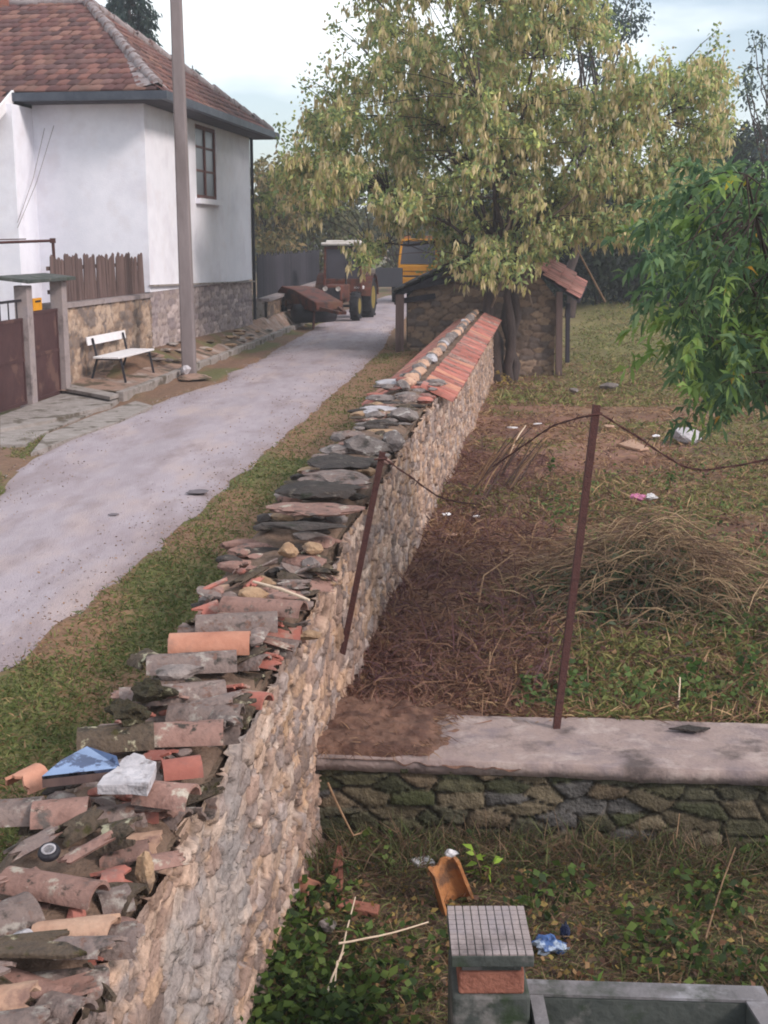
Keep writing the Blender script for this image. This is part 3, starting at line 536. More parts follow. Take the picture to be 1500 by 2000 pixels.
# middle stretch: dark slabs and rocks
for (pts, z, th, m, lb) in [([(508, 1031), (560, 1020), (660, 1024), (664, 1040), (575, 1042)], .86, .03, 'rockdark', 'black pointed slate plate jutting out over the verge'),
                            ([(520, 1006), (560, 985), (690, 985), (690, 1012), (600, 1020)], .88, .05, 'tile_pink', 'brownish plate with a tan end between the mossy slab and pointed slate'),
                            ([(545, 985), (545, 955), (600, 945), (700, 958), (690, 985)], .9, .07, 'rockdark', 'mossy black slab overhanging the verge side of the wall'),
                            ([(590, 948), (590, 930), (700, 925), (735, 945), (690, 958)], .92, .06, 'tile_grey', 'brown slab above the mossy black slab'),
                            ([(600, 915), (605, 900), (660, 890), (730, 905), (725, 928), (650, 926)], .93, .05, 'rockdark', 'dark slab with pale stone chips under it')]:
    Q_ = [pz(x, y, z) for x, y in pts]; cQ = sum(Q_, Vector()) / len(Q_); wQ = max(q.x for q in Q_) - min(q.x for q in Q_); dQ = max(q.y for q in Q_) - min(q.y for q in Q_)
    rock('stone_slab', cQ + Vector((0, 0, th / 2)), (wQ * 1.08, max(.22, dQ * .8), th * 1.5), M[m], lb, 'stone slab', rz=-.13 + random.uniform(-.12, .12), seed=int(z * 100), rough=.5)
for k, (x, y, d, m, lb) in enumerate([(680, 940, (.13, .12, .1), 'rocktan', 'tan stone wedged below the dark slab near the post top'), (600, 962, (.22, .18, .16), 'rockdark', 'dark moss cushion at the verge end of the black slab'), (660, 880, (.34, .3, .1), 'rock', 'grey slab-like stone behind the dark slab'), (712, 872, (.42, .4, .2), 'rock', 'broad grey brown stone on top of the wall behind the left post'), (768, 862, (.22, .3, .2), 'rock', 'pale faced stone at the wall edge beyond the post top'), (690, 850, (.3, .25, .08), 'tile_grey', 'flat grey tile-like stone behind the broad stone'), (740, 828, (.4, .3, .1), 'rockdark', 'dark flat stone under the whitish stones'),
                                      (745, 800, (.5, .3, .09), 'rockwhite', 'largest whitish flat stone on the middle of the wall'), (722, 806, (.26, .3, .08), 'rockwhite', 'small whitish stone left of the largest whitish stone'), (790, 812, (.3, .35, .17), 'rock', 'rounded grey stone right of the whitish flat stone'), (800, 780, (.35, .4, .12), 'tile_grey', 'grey stone before the red tile coping'), (748, 778, (.4, .35, .1), 'rock', 'grey brown stone on the verge side before the red coping'), (812, 752, (.3, .3, .1), 'tile_grey', 'flat grey stone at the start of the red tiles'), (772, 748, (.5, .5, .1), 'rockwhite', 'pale mortar lump where the red tile coping starts'), (640, 920, (.2, .2, .1), 'rockdark', 'dark stone on the verge edge of the wall')]):
    p = pz(x, y, .9); rock('stone', pz(x, y, float(wtop(p.y)) + .04 + d[2] * .3), d, M[m], lb, rz=random.uniform(-.3, .3), seed=70 + k)
for k in range(150):
    yy = 7.0 + 7.6 * random.random() ** 1.5; d = (random.uniform(.1, .34), random.uniform(.08, .24), random.uniform(.03, .1)); m = random.choice(['rock', 'rockdark', 'rockdark', 'tile_grey', 'tile_moss', 'rocktan', 'tile_pink'])
    rock('stone', (float(wx(yy)) - random.uniform(.05, WT), yy, float(wtop(yy)) + random.uniform(.02, .1)), d, M[m], 'rubble stone bedded in the dark middle stretch of the wall top', group='rubble stones on the middle of the wall', rz=random.uniform(-.4, .4), seed=200 + k, sub=2)
# far stretch: red tiles sloping to the yard side and mortared ridge stones
yy = 15.5; far_lab = {'tile_orange': 'bright orange tile on the sloping coping of the far wall stretch', 'tile_far': 'red tile on the sloping coping of the far wall stretch', 'tile_pink': 'faded pink tile on the sloping coping of the far wall stretch'}
fp = {}
while yy < 30.2:
    m = random.choices(['tile_orange', 'tile_far', 'tile_pink'], [3 if yy < 16.5 else .25, 4, 1.3])[0]
    for side in (0, 1):
        key = (m, side)
        if key not in fp: fp[key] = half_tile('roof_tile', (-.22, 0, 0), (.22, 0, 0), .08, .095, M[m], '', th=.014, arc=2.2, seed=hash(m) % 50 + side); o = fp[key]
        else: o = fp[key].copy(); COL.objects.link(o)
        X = float(wx(yy)); z = float(wtop(yy))
        if side == 0: Mx = Matrix.Translation((X - .2, yy, z + .065 + random.uniform(-.012, .012))) @ Matrix.Rotation(-.13 + random.uniform(-.1, .1), 4, 'Z') @ Matrix.Rotation(.42 + random.uniform(-.05, .05), 4, 'Y')
        else: Mx = Matrix.Translation((X - WT + .14, yy, z + .02)) @ Matrix.Rotation(math.pi - .13 + random.uniform(-.06, .06), 4, 'Z') @ Matrix.Rotation(.5, 4, 'Y')
        o.matrix_world = Mx; tag(o, far_lab[m] + ('' if side == 0 else ', on its road side'), 'roof tile', 'sloping tiles of the far coping')
    yy += random.uniform(.17, .2)
for k in range(30):
    Y = random.uniform(14.3, 16.8); m = random.choice(['rock', 'tile_grey', 'tile_far', 'tile_pink', 'rock'])
    rock('stone', (float(wx(Y)) - random.uniform(.0, WT), Y, float(wtop(Y)) + random.uniform(.05, .13)), (random.uniform(.12, .34), random.uniform(.12, .3), random.uniform(.04, .1)), M[m], 'rubble piece where the stone capping meets the red sloping tiles', group='rubble at the start of the red coping', rz=random.uniform(-.5, .5), seed=700 + k, sub=2)
yy = 15.3; rp = []
for k in range(5): rp.append(rock_mesh('ridge_stone', (.19, .42, .15), 300 + k, 3, .25))
k = 0
while yy < 30.3:
    m = 'rockwhite' if k in (9, 16, 30) else random.choice(['tile_buff', 'rock', 'rock'])
    me = rp[k % 5].copy() if True else None; me.materials.clear(); o = link('ridge_stone', me, M[m] if M[m].name else None, loc=(float(wx(yy)) - .385 + random.uniform(-.03, .03), yy, float(wtop(yy)) + .13)); o.rotation_euler = (0, random.uniform(-.2, .2), -.13 + random.uniform(-.25, .25))
    tag(o, {'rockwhite': 'whitish', 'rock': 'grey', 'tile_buff': 'buff'}[m] + ' ridge lump along the far red coping of the wall', 'ridge stone', 'mortared ridge lumps on the far coping'); yy += random.uniform(.3, .42); k += 1

# ------------------------------------------------------------------ the white house
def inpoly(u, v, P):
    r = np.zeros(u.shape, bool); n = len(P)
    for i in range(n):
        x1, y1 = P[i]; x2, y2 = P[(i + 1) % n]
        if y1 == y2: continue
        c = ((y1 > v) != (y2 > v)) & (u < (x2 - x1) * (v - y1) / (y2 - y1) + x1); r ^= c
    return r
def tile_plane(name, O, eu, ev, P, mtl, parent, tw=.23, tr=.3, pal=None, seed=1, th=.03, sag=0):
    O, eu, ev = Vector(O), Vector(eu).normalized(), Vector(ev).normalized(); nn = eu.cross(ev).normalized()
    if nn.z < 0: nn = -nn
    pal = np.array(pal); P = np.array(P); rng = np.random.default_rng(seed); V = []; F = []; C = []
    u0, u1 = P[:, 0].min(), P[:, 0].max(); v0, v1 = P[:, 1].min(), P[:, 1].max()
    for r in range(int((v1 - v0) / tr) + 2):
        v = v0 + r * tr; uc = np.arange(u0, u1 + tw, tw) + (tw / 2 if r % 2 else 0); k = inpoly(uc, np.full(uc.shape, v + tr * .5), P)
        for u in uc[k]:
            a = rng.normal(0, .006); b = rng.normal(0, .006); hf = th + rng.normal(0, .004); vv = v + rng.normal(0, .008); g = tw * .49; b0 = len(V)
            cs = [(u - g, vv, hf + a), (u, vv, hf + .022 + a), (u + g, vv, hf + b), (u + g, vv + tr + .04, .004 + b), (u, vv + tr + .04, .018), (u - g, vv + tr + .04, .004 + a), (u - g, vv, .0), (u + g, vv, 0.), (u, vv, .0)]
            V += [tuple(O + eu * x + ev * y + nn * z) for x, y, z in cs]; F += [(b0, b0 + 1, b0 + 4, b0 + 5), (b0 + 1, b0 + 2, b0 + 3, b0 + 4), (b0 + 6, b0 + 8, b0 + 1, b0), (b0 + 8, b0 + 7, b0 + 2, b0 + 1)]
            c = pal[rng.integers(len(pal))] * rng.uniform(.8, 1.2); C += [c] * 9
    # underlay sheet closing the plane
    b0 = len(V); V += [tuple(O + eu * p[0] + ev * p[1] - nn * .02) for p in P]; C += [np.array(srgb(70, 48, 44))] * len(P)
    off = parent.location if parent else Vector()
    V = np.array(V) - np.array(off)
    return npmesh(name, V, [np.array(F), np.array([list(range(b0, b0 + len(P)))])], mtl, parent, col=np.array(C))
ROOFPAL = [srgb(*c) for c in [(112, 78, 75), (124, 87, 80), (104, 73, 72), (132, 98, 89), (112, 84, 81), (94, 70, 70)]]
house = thing('village_house', HA + Vector((0, 0, .1)), 'white rendered house with red tiled hip roof and dark eaves behind the bench', 'house')
EZ, AZ = 5.52, 8.12; LA = 9.1; OV = .55
wl = MB()
def wallbox(mb, a0, a1, b0, b1, z0, z1): mb.prism([hp(a0, b0, z0), hp(a1, b0, z0), hp(a1, b1, z0), hp(a0, b1, z0)], (0, 0, z1 - z0))
def ptop(a): return 1.73 - .02 * a
# street wall is built round the window opening; front wall and wing close the volume
WA0, WA1, WZ0, WZ1 = 3.75, 5.6, 3.62, 5.3
Z1 = EZ + .12; Z0 = 1.6
for (a0, a1, z0, z1) in [(0, WA0, Z0, Z1), (WA1, LA, Z0, Z1), (WA0, WA1, Z0, WZ0), (WA0, WA1, WZ1, Z1)]: wallbox(wl, a0, a1, 0, .4, z0, z1)
wallbox(wl, 0, .4, .4, 2.36, .1, Z1); wallbox(wl, LA - .4, LA, .4, 9.5, .1, Z1)
wallbox(wl, -1.02, -.62, 2.36, 9.5, .1, Z1 - .35); wallbox(wl, -.62, .4, 2.36, 2.76, .1, Z1 - .35); wallbox(wl, 9.2, 9.4, 9.5, 9.6, .1, Z1)
wp(wl, house, 'wall', M['plaster'])
pl_u = np.arange(0, LA + .01, .035); pl_v = np.linspace(0, 1, 44)
def plpos(U, V, d):
    z0 = .2; z1 = 1.74 - .021 * U; Z = z0 + (z1 - z0) * V; q = d - .035
    return np.stack([HA.x + HS.x * U + HN.x * q, HA.y + HS.y * U + HN.y * q, Z], -1).reshape(-1, 3) - np.array(house.location)
Vp, Fp, Cp = stone_sheet(pl_u, pl_v * 1.5, lambda U, V, d: plpos(U, V / 1.5, d), .42, .13, .03, 121, PALP, srgb(122, 110, 112), (.03, .16), .25)
npmesh('plinth', Vp, [Fp], M['farstone'], house, col=Cp)
cb2 = MB(); wallbox(cb2, .02, LA - .02, .08, .45, .0, 1.6); wp(cb2, house, 'plinth_core', M['concrete'])
ld = MB(); ld.bar(hp(-.02, -.03, 1.735), hp(LA + .02, -.03, 1.735 - .021 * LA), .1, .035); wp(ld, house, 'plinth_ledge', M['kerb'])
# window
wn = MB(); fr = .09
for (a0, a1, z0, z1) in [(WA0, WA0 + fr, WZ0, WZ1), (WA1 - fr, WA1, WZ0, WZ1), (WA0 + fr, WA1 - fr, WZ0, WZ0 + fr), (WA0 + fr, WA1 - fr, WZ1 - fr, WZ1), ((WA0 + WA1) / 2 - .05, (WA0 + WA1) / 2 + .05, WZ0 + fr, WZ1 - fr)]: wallbox(wn, a0, a1, .025, .1, z0, z1)
for z in (WZ0 + .62, WZ0 + 1.16): wallbox(wn, WA0 + fr, (WA0 + WA1) / 2 - .05, .035, .09, z, z + .05); wallbox(wn, (WA0 + WA1) / 2 + .05, WA1 - fr, .035, .09, z, z + .05)
win = wp(wn, house, 'window', M['brownframe'])
g = MB(); wallbox(g, WA0 + .02, WA1 - .02, .055, .065, WZ0 + .02, WZ1 - .02); g.v = [v - house.location for v in g.v]; g.build('pane', M['glass2'], win)
g = MB(); wallbox(g, WA0 + .12, (WA0 + WA1) / 2 - .06, .12, .13, WZ0 + .1, WZ1 - .5); g.v = [v - house.location for v in g.v]; g.build('curtain', M['white'], win)
g = MB(); wallbox(g, WA0 - .12, WA1 + .12, -.12, .1, WZ0 - .12, WZ0 - .001); g.v = [v - house.location for v in g.v]; g.build('sill', M['plaster'], win)
# roof: hip end towards the street, front plane towards the camera, wing verge on the left
RB = 2.75; MA = LA / 2
e1 = hp(-OV, -OV, EZ); e2 = hp(LA + OV, -OV, EZ); apex = hp(MA, RB, AZ); BL = 10.5
ev = (hp(MA, 0, AZ) - hp(-OV, 0, EZ)); sl = ev.length
kx_ = (RB + OV) / sl
roof = MB(); roof.prism([hp(-OV, -OV, EZ - .16), hp(LA + OV, -OV, EZ - .16), hp(LA + OV, BL, EZ - .16), hp(-OV, BL, EZ - .16)], (0, 0, .02)); 
rf = wp(roof, house, 'soffit', M['soffit'])
ext = .98; exl = ext / (ev.to_2d().length) * sl
tile_plane('front_roof', hp(-OV, -OV, EZ), -HN, ev, [(0, 0), (RB + OV, sl), (BL + OV, sl), (BL + OV, -exl), (2.36 + .22 + OV, -exl), (2.36 + .22 + OV, 0)], M['rooftile'], house, pal=ROOFPAL, seed=3)
ev2 = apex - hp(MA, -OV, EZ); s2 = ev2.length
tile_plane('hip_roof', hp(-OV, -OV, EZ), HS, ev2, [(0, 0), (LA + 2 * OV, 0), (MA + OV, s2)], M['rooftile'], house, pal=ROOFPAL, seed=4)
tile_plane('rear_roof', hp(LA + OV, -OV, EZ), -HN, hp(MA, 0, AZ) - hp(LA + OV, 0, EZ), [(0, 0), (RB + OV, sl), (BL + OV, sl), (BL + OV, 0)], M['rooftile'], house, pal=ROOFPAL, seed=5)
def ridge(a, b, name, n):
    mb = MB(); rnd = random.Random(n)
    for i in range(n):
        p = a.lerp(b, i / n); q = a.lerp(b, (i + 1.12) / n); o = Vector((rnd.uniform(-.02, .02), rnd.uniform(-.02, .02), .03 + rnd.uniform(-.01, .015))); mb.tube([p + o, q + o + Vector((0, 0, -.015))], [.13, .11], 10)
    return wp(mb, house, name, M['hip'])
ridge(e1 + (apex - e1) * .05, apex, 'hip_cap', 17); ridge(apex, e2.lerp(apex, .02), 'rear_hip_cap', 17); ridge(hp(MA, BL, AZ), apex, 'ridge_cap', 20)
mo = MB(); mo.add([apex.lerp(e1, .45) + Vector((0, 0, .02)), apex.lerp(e1, .97) + Vector((-.42, .02, .01)), apex.lerp(e1, .98) + Vector((.16, .2, .02)), apex.lerp(e1, .97) + Vector((0, 0, .12)), apex.lerp(e1, .45) + Vector((0, 0, .14))], [(0, 1, 3, 4), (0, 4, 3, 2)]); wp(mo, house, 'hip_mortar', M['hip'])
gt = MB(); gz_ = EZ - .07
def gutter(mb, a, b): mb.bar(a, b, .15, .16)
gutter(gt, hp(-OV - .08, -OV - .1, gz_), hp(-OV - .08, 2.58, gz_)); gutter(gt, hp(-OV - .16, -OV - .08, gz_ - .002), hp(LA + OV + .1, -OV - .08, gz_ - .002))
wp(gt, house, 'gutter', M['gutter'])
bg_ = MB(); bg_.bar(hp(-OV, 2.5, EZ - .02), hp(-OV - ext, 2.5, EZ - .02 - ext * .545), .05, .2); bg_.bar(hp(-OV - ext - .06, 2.46, EZ - ext * .545 - .1), hp(-OV - ext - .06, 9.5, EZ - ext * .545 - .1), .06, .13); wp(bg_, house, 'bargeboard', M['white'])
dp = MB(); dp.tube([hp(LA + .06, -.04, EZ - .14), hp(LA + .06, -.04, 1.2), hp(LA + .06, -.04, .5)], .045, 8); wp(dp, house, 'downpipe', M['black'])
ch = MB(); cc = hp(MA, RB + 2.1, AZ); ch.box(cc + Vector((0, 0, .5)), (.45, .45, 1.8)); wp(ch, house, 'chimney', M['brick'])
cw = MB(); cw.tube([hp(-.03, 2.1, 4.9), hp(-.5, 2.2, 3.9), hp(-1.05, 2.36, 3.0)], .006, 5); cw.tube([hp(-.03, 1.9, 4.95), hp(-.6, 2.1, 3.8), hp(-1.06, 2.36, 2.9)], .006, 5); wp(cw, house, 'cable', M['pole'])

# ------------------------------------------------------------------ fence wall, pickets, gates, bench, pole
fw_a, fw_b = Vector((-5.62, 22.35, 0)), HA + HN * .02 - HS * .06; fd = (fw_b - fw_a); fl = fd.length; fd = fd.normalized(); fn = Vector((fd.y, -fd.x, 0))
fw = thing('boundary_wall', fw_a.lerp(fw_b, .5) + Vector((0, 0, .1)), 'low stone wall with peeling plaster behind the white bench', 'wall')
fu = np.arange(0, fl, .035); fv = np.linspace(0, 1.5, 44)
def fpos(U, V, d):
    q = d; return np.stack([fw_a.x + fd.x * U + fn.x * q, fw_a.y + fd.y * U + fn.y * q, 0.0 + V / 1.5 * 1.5], -1).reshape(-1, 3) - np.array(fw.location)
Vf, Ff, Cf = stone_sheet(fu, fv, fpos, .3, .16, .035, 131, [srgb(*c) for c in [(150, 126, 110), (134, 116, 106), (168, 144, 126), (120, 106, 100)]], srgb(140, 116, 98), (.03, .2))
M['flaky'] = mat('flaking_plaster_stone', [(.7, .68, .68), (1, 1, 1), (1.2, 1.16, 1.12)], scale=7, attr=True, bump=.6, bscale=20, patch=[srgb(180, 156, 138), srgb(116, 102, 96)], pscale=1.7, pth=(.52, .6))
npmesh('masonry', Vf, [Ff], M['flaky'], fw, col=Cf)
k = MB(); k.prism([fw_a - fn * .02, fw_b - fn * .02, fw_b - fn * .4, fw_a - fn * .4], (0, 0, 1.49)); wp(k, fw, 'core', M['kerb'])
k = MB(); k.prism([fw_a + fn * .07, fw_b + fn * .07, fw_b - fn * .42, fw_a - fn * .42], (0, 0, .08)); k.v = [v + Vector((0, 0, 1.5)) for v in k.v]; wp(k, fw, 'ledge', M['concrete'])
pf = thing('picket_fence', fw_a.lerp(fw_b, .5) + Vector((0, 0, 1.58)), 'weathered brown picket fence standing on the stone wall behind the bench', 'fence')
npk = 38
for i in range(npk):
    t = (i + .5) / npk; p = fw_a.lerp(fw_b, t) - fn * .12; h = .8 + random.uniform(-.06, .05); wd = fl / npk * random.uniform(.78, .95)
    k = MB(); a = p - fd * wd / 2; b = p + fd * wd / 2; z0 = 1.585; ln = random.uniform(-.02, .02)
    k.prism([a + Vector((0, 0, z0)), b + Vector((0, 0, z0)), b + Vector((ln, 0, z0 + h - .03)), p + Vector((ln, 0, z0 + h)), a + Vector((ln, 0, z0 + h - .04))], fn * -.02); wp(k, pf, 'picket', M['oldwood'])
for z in (1.78, 2.18): k = MB(); k.bar(fw_a - fn * .17 + Vector((0, 0, z)), fw_b - fn * .17 + Vector((0, 0, z)), .04, .07); wp(k, pf, 'rail', M['oldwood'])
# gate posts, gates
gA, gB = Vector((-5.76, 20.7, 0)), Vector((-5.56, 22.15, 0)); gC = Vector((-6.1, 17.6, 0))
for p, h, lb in [(gA, 1.95, 'concrete gate post between the two brown gates'), (gB, 1.98, 'concrete gate post at the end of the stone wall by the bench')]:
    o = MB().box((p.x, p.y, h / 2), (.22, .22, h), rz=-.13).build('gate_post', M['concrete'], loc=(p.x, p.y, 0), bevel=.012); tag(o, lb, 'gate post')
def gate(a, b, zt, lb, bars):
    t = thing('gate', a.lerp(b, .5), lb, 'gate'); d = (b - a).normalized(); k = MB()
    k.bar(a + Vector((0, 0, .12 + (zt - .12) / 2)), b + Vector((0, 0, .12 + (zt - .12) / 2)), .02, zt - .12); wp(k, t, 'panel', M['gate']); k = MB()
    for z in (.1, zt * .55, zt): k.bar(a + Vector((0, 0, z)), b + Vector((0, 0, z)), .05, .05)
    k.bar(a + d * .03 + Vector((0, 0, .1)), a + d * .03 + Vector((0, 0, zt)), .05, .05); k.bar(b - d * .03 + Vector((0, 0, .1)), b - d * .03 + Vector((0, 0, zt)), .05, .05); wp(k, t, 'frame', M['gate'])
    if bars:
        k = MB()
        for i in range(9): p = a.lerp(b, (i + .5) / 9); k.tube([p + Vector((0, 0, zt)), p + Vector((0, 0, zt + .3))], .012, 6)
        k.bar(a + Vector((0, 0, zt + .3)), b + Vector((0, 0, zt + .3)), .04, .04); wp(k, t, 'top_bars', M['black'])
gd = (gB - gA).normalized()
gate(gA + gd * .13, gB - gd * .13, 1.5, 'narrow brown sheet metal gate between two concrete posts', False)
gate(gC, gA - (gA - gC).normalized() * .13, 1.42, 'wide brown sheet metal gate cut by the left frame edge', True)
k = MB(); a = gA - gd * .35; b = gB + gd * .2; q = Vector((gd.y, -gd.x, 0)); k.prism([a + q * .25 + Vector((0, 0, 1.99)), b + q * .25 + Vector((0, 0, 1.99)), b - q * .3 + Vector((0, 0, 2.05)), a - q * .3 + Vector((0, 0, 2.05))], (0, 0, .06))
tag(k.build('gate_canopy', M['moss_concrete'], loc=gA.lerp(gB, .5) + Vector((0, 0, 2)), bevel=.01), 'greenish slab lying across the gate posts as a small canopy', 'canopy')
yb = thing('letter_box', gA.lerp(gB, .34) + Vector((0, 0, 1.53)), 'yellow letter box above the narrow brown gate', 'letter box'); MB().box((0, 0, .1), (.06, .4, .2), rz=-.08).build('box', M['yellowpaint'], yb, bevel=.01); MB().box((.034, 0, .15), (.01, .24, .03), rz=-.08).build('slot', M['black'], yb)
# rusty pipe frame behind the gate
pr = thing('pipe_frame', (-6.35, 24.5, .1), 'rusty pipe frame rising behind the gates in front of the white wall', 'pipe frame')
ra = pY(103, 470, 24.5); rb_ = pY(-60, 476, 24.0); k = MB(); k.tube([ra + Vector((.06, 0, -2.6)), ra], .03, 8); k.tube([ra, rb_], .026, 8); k.tube([ra + Vector((-.5, 0, .03)), rb_ + Vector((0, 0, .06))], .012, 6); wp(k, pr, 'pipe', M['iron'])
k = MB(); k.box(ra, (.09, .09, .09)); wp(k, pr, 'joint', M['iron'])
# bench
bd = Vector((.165, 1, 0)).normalized(); bn = Vector((bd.y, -bd.x, 0)); b0 = Vector((-4.72, 23.05, .0))
bench = thing('bench', b0 + bd * .85 - bn * .25 + Vector((0, 0, .13)), 'white slatted bench with black metal legs against the stone wall', 'bench'); BZ = .13
def bl(u, v, z): return b0 + bd * u - bn * v + Vector((0, 0, BZ + z))
k = MB()
for i in range(3): v0 = .0 + i * .165; k.prism([bl(-.12, v0, .45), bl(1.78, v0, .45), bl(1.78, v0 + .155, .45), bl(-.12, v0 + .155, .45)], (0, 0, .035))
wp(k, bench, 'seat', M['white'], bevel=.006)
k = MB(); k.prism([bl(-.12, .56, .68), bl(1.78, .56, .68), bl(1.78, .585, .68), bl(-.12, .585, .68)], -bn * .02 + Vector((0, 0, .15))); wp(k, bench, 'backrest', M['white'], bevel=.006)
for u in (.08, 1.6):
    k = MB(); k.bar(bl(u, .04, .44), bl(u, -.04, 0), .05, .035); wp(k, bench, 'leg', M['black'])
    k = MB(); k.bar(bl(u, .48, .44), bl(u, .62, 0), .05, .035); wp(k, bench, 'leg', M['black'])
    k = MB(); k.bar(bl(u, .02, .425), bl(u, .5, .425), .05, .03); k.bar(bl(u, .48, .42), bl(u, .555, .8), .05, .03); wp(k, bench, 'bracket', M['black'])
# utility pole
up = thing('utility_pole', (-3.84, 25.28, .02), 'tall grey concrete pole at the kerb in front of the white house', 'pole')
k = MB(); pts = [(-.135, -.135), (.135, -.135), (.135, .135), (-.135, .135)]; h = 9.5; vs = [(x, y, 0) for x, y in pts] + [(x * .68 - .04, y * .68, h) for x, y in pts]; k.add(vs, [(3, 2, 1, 0), (4, 5, 6, 7)] + [(i, (i + 1) % 4, 4 + (i + 1) % 4, 4 + i) for i in range(4)]); o = k.build('shaft', M['pole'], up, bevel=.03)
rock('pole_footing', (-3.7, 24.9, .05), (.75, .8, .14), M['pave'], 'flat concrete patch at the foot of the grey pole', 'footing', seed=12, rough=.25)
rock('kerb_stone', pz(362, 722, .2), (.24, .2, .2), M['rockwhite'], 'pale kerb block touching the foot of the grey pole', 'stone', seed=14, rough=.2)
plate('paving_slab', [pz(135, 756, .1), pz(232, 776, .1), pz(215, 782, .1), pz(130, 766, .1)], .06, M['kerb'], 'long pale slab on the ground in front of the bench', 'paving slab', jag=.02)
for k in range(46):
    Y = random.uniform(25.8, 38); X = float(np.interp(Y, KY, KX)) - random.uniform(.22, .95)
    if not (Y < 27 or X > -4.86 + .134 * (Y - 27) + .1): continue
    hk = .118 + (.02 + .36 * float(smooth(21.5, 27, Y))) * min(1, (float(np.interp(Y, KY, KX)) - .14 - X) / .9)
    rock('paving_stone', (X, Y, hk + .01), (random.uniform(.16, .42), random.uniform(.16, .4), .08), M[random.choice(['pave', 'rocktan', 'kerb', 'rock'])], 'flat uneven paving stone on the bank between the kerb and the house', 'paving stone', 'paving stones below the house', seed=400 + k, rough=.3, sub=2)

# ------------------------------------------------------------------ dark plank fence and low wall beyond the house
pa, pb_ = Vector((-3.62, 37.0, 0)), Vector((-2.75, 55, 0)); pd = (pb_ - pa); pln = pd.length; pd.normalize(); pnv = Vector((pd.y, -pd.x, 0))
df = thing('plank_fence', pa.lerp(pb_, .5) + Vector((0, 0, .9)), 'tall dark vertical plank fence behind the red tractor', 'fence')
npl = 70
for i in range(npl):
    p = pa.lerp(pb_, (i + .5) / npl); wd = pln / npl * .92; hh = 2.25 + .0 * i + random.uniform(-.07, .06); k = MB(); a = p - pd * wd / 2; b = p + pd * wd / 2; k.prism([a + Vector((0, 0, .95)), b + Vector((0, 0, .95)), b + Vector((0, 0, hh)), a + Vector((0, 0, hh + random.uniform(-.04, .04)))], pnv * .025); wp(k, df, 'plank', M['darkwood'])
lw = thing('low_wall', pa.lerp(pb_, .5) + pnv * .12, 'low stone wall with a concrete slab on top under the dark plank fence', 'wall')
lu = np.arange(0, pln, .07); lv = np.linspace(0, .9, 20)
Vl, Fl, Cl = stone_sheet(lu, lv, lambda U, V, d: np.stack([pa.x + pd.x * U + pnv.x * (.25 + d), pa.y + pd.y * U + pnv.y * (.25 + d), .05 + V], -1).reshape(-1, 3) - np.array(lw.location), .4, .15, .03, 141, PALD, srgb(84, 72, 68))
npmesh('masonry', Vl, [Fl], M['farstone'], lw, col=Cl)
k = MB(); k.bar(pa + pnv * .1 + Vector((0, 0, .99)), pb_ + pnv * .1 + Vector((0, 0, .99)), .5, .09); wp(k, lw, 'slab', M['concrete']); k = MB(); k.bar(pa + pnv * .05 + Vector((0, 0, .5)), pb_ + pnv * .05 + Vector((0, 0, .5)), .3, .9); wp(k, lw, 'core', M['kerb'])

# ------------------------------------------------------------------ red tractor with loader
def wheel(root, c, R_, w_, yaw_axis='X', rim='rimyellow'):
    k = MB(); prof = [(R_ * .55, -w_ * .42), (R_ * .8, -w_ * .5), (R_ * .95, -w_ * .42), (R_, -w_ * .25), (R_, w_ * .25), (R_ * .95, w_ * .42), (R_ * .8, w_ * .5), (R_ * .55, w_ * .42)]
    k.lathe(c, prof, yaw_axis, 26); n = 18
    for i in range(n):
        a = 2 * math.pi * i / n; q = Vector((0, math.cos(a), math.sin(a))); k.box(Vector(c) + q * R_ * .99 + Vector((w_ * .18 * (1 if i % 2 else -1), 0, 0)), (w_ * .62, R_ * .1, R_ * .09), rx=a - math.pi / 2)
    wh = k.build('wheel', M['rubber'], root)
    k = MB(); k.lathe(c, [(R_ * .56, -w_ * .44), (R_ * .5, -w_ * .3), (R_ * .16, -w_ * .34), (R_ * .14, -w_ * .46), (R_ * .14, w_ * .46), (R_ * .16, w_ * .34), (R_ * .5, w_ * .3), (R_ * .56, w_ * .44)], yaw_axis, 22); k.build('rim', M[rim], wh)
# tractor local frame: -Y is its front (towards the camera), X to the photo's right
tr = thing('tractor', (-1.42, 44.6, .02), 'old red tractor with a white cab roof and yellow rims parked by the plank fence', 'tractor', rz=R(-9)); tr.scale = (.9, .9, .9)
MB().box((0, -1.25, 1.05), (.72, 1.7, .55)).box((0, -.3, .85), (.6, 2.6, .4)).build('hood', M['redpaint'], tr, bevel=.05)
MB().box((0, -2.12, 1.02), (.6, .05, .42)).build('grille', M['black'], tr)
for s in (-1, 1): MB().lathe((s * .24, -2.14, 1.2), [(.07, -.02), (.085, -.05), (.085, .03)], 'Y', 16).build('headlight', M['cabwhite'], tr)
for s in (-1, 1): wheel(tr, (s * .75, -1.35, .55), .52, .34); wheel(tr, (s * .82, .95, .78), .78, .48)
for s in (-1, 1):
    k = MB(); pts = [(s * .82, .95 + .92 * math.cos(a), .78 + .92 * math.sin(a)) for a in np.linspace(R(5), R(175), 12)]; vs = [(p[0] - .27, p[1], p[2]) for p in pts] + [(p[0] + .27, p[1], p[2]) for p in pts]; n = 12
    k.add(vs, [(i, i + 1, n + i + 1, n + i) for i in range(n - 1)]); o = k.build('fender', M['redpaint'], tr); sm_ = o.modifiers.new('t', 'SOLIDIFY'); sm_.thickness = .03
k = MB()
for x, y in [(-.72, .0), (.72, .0), (-.72, 1.45), (.72, 1.45)]: k.bar((x, y, 1.0), (x * .93, y * .95 + .05, 2.68), .09, .09)
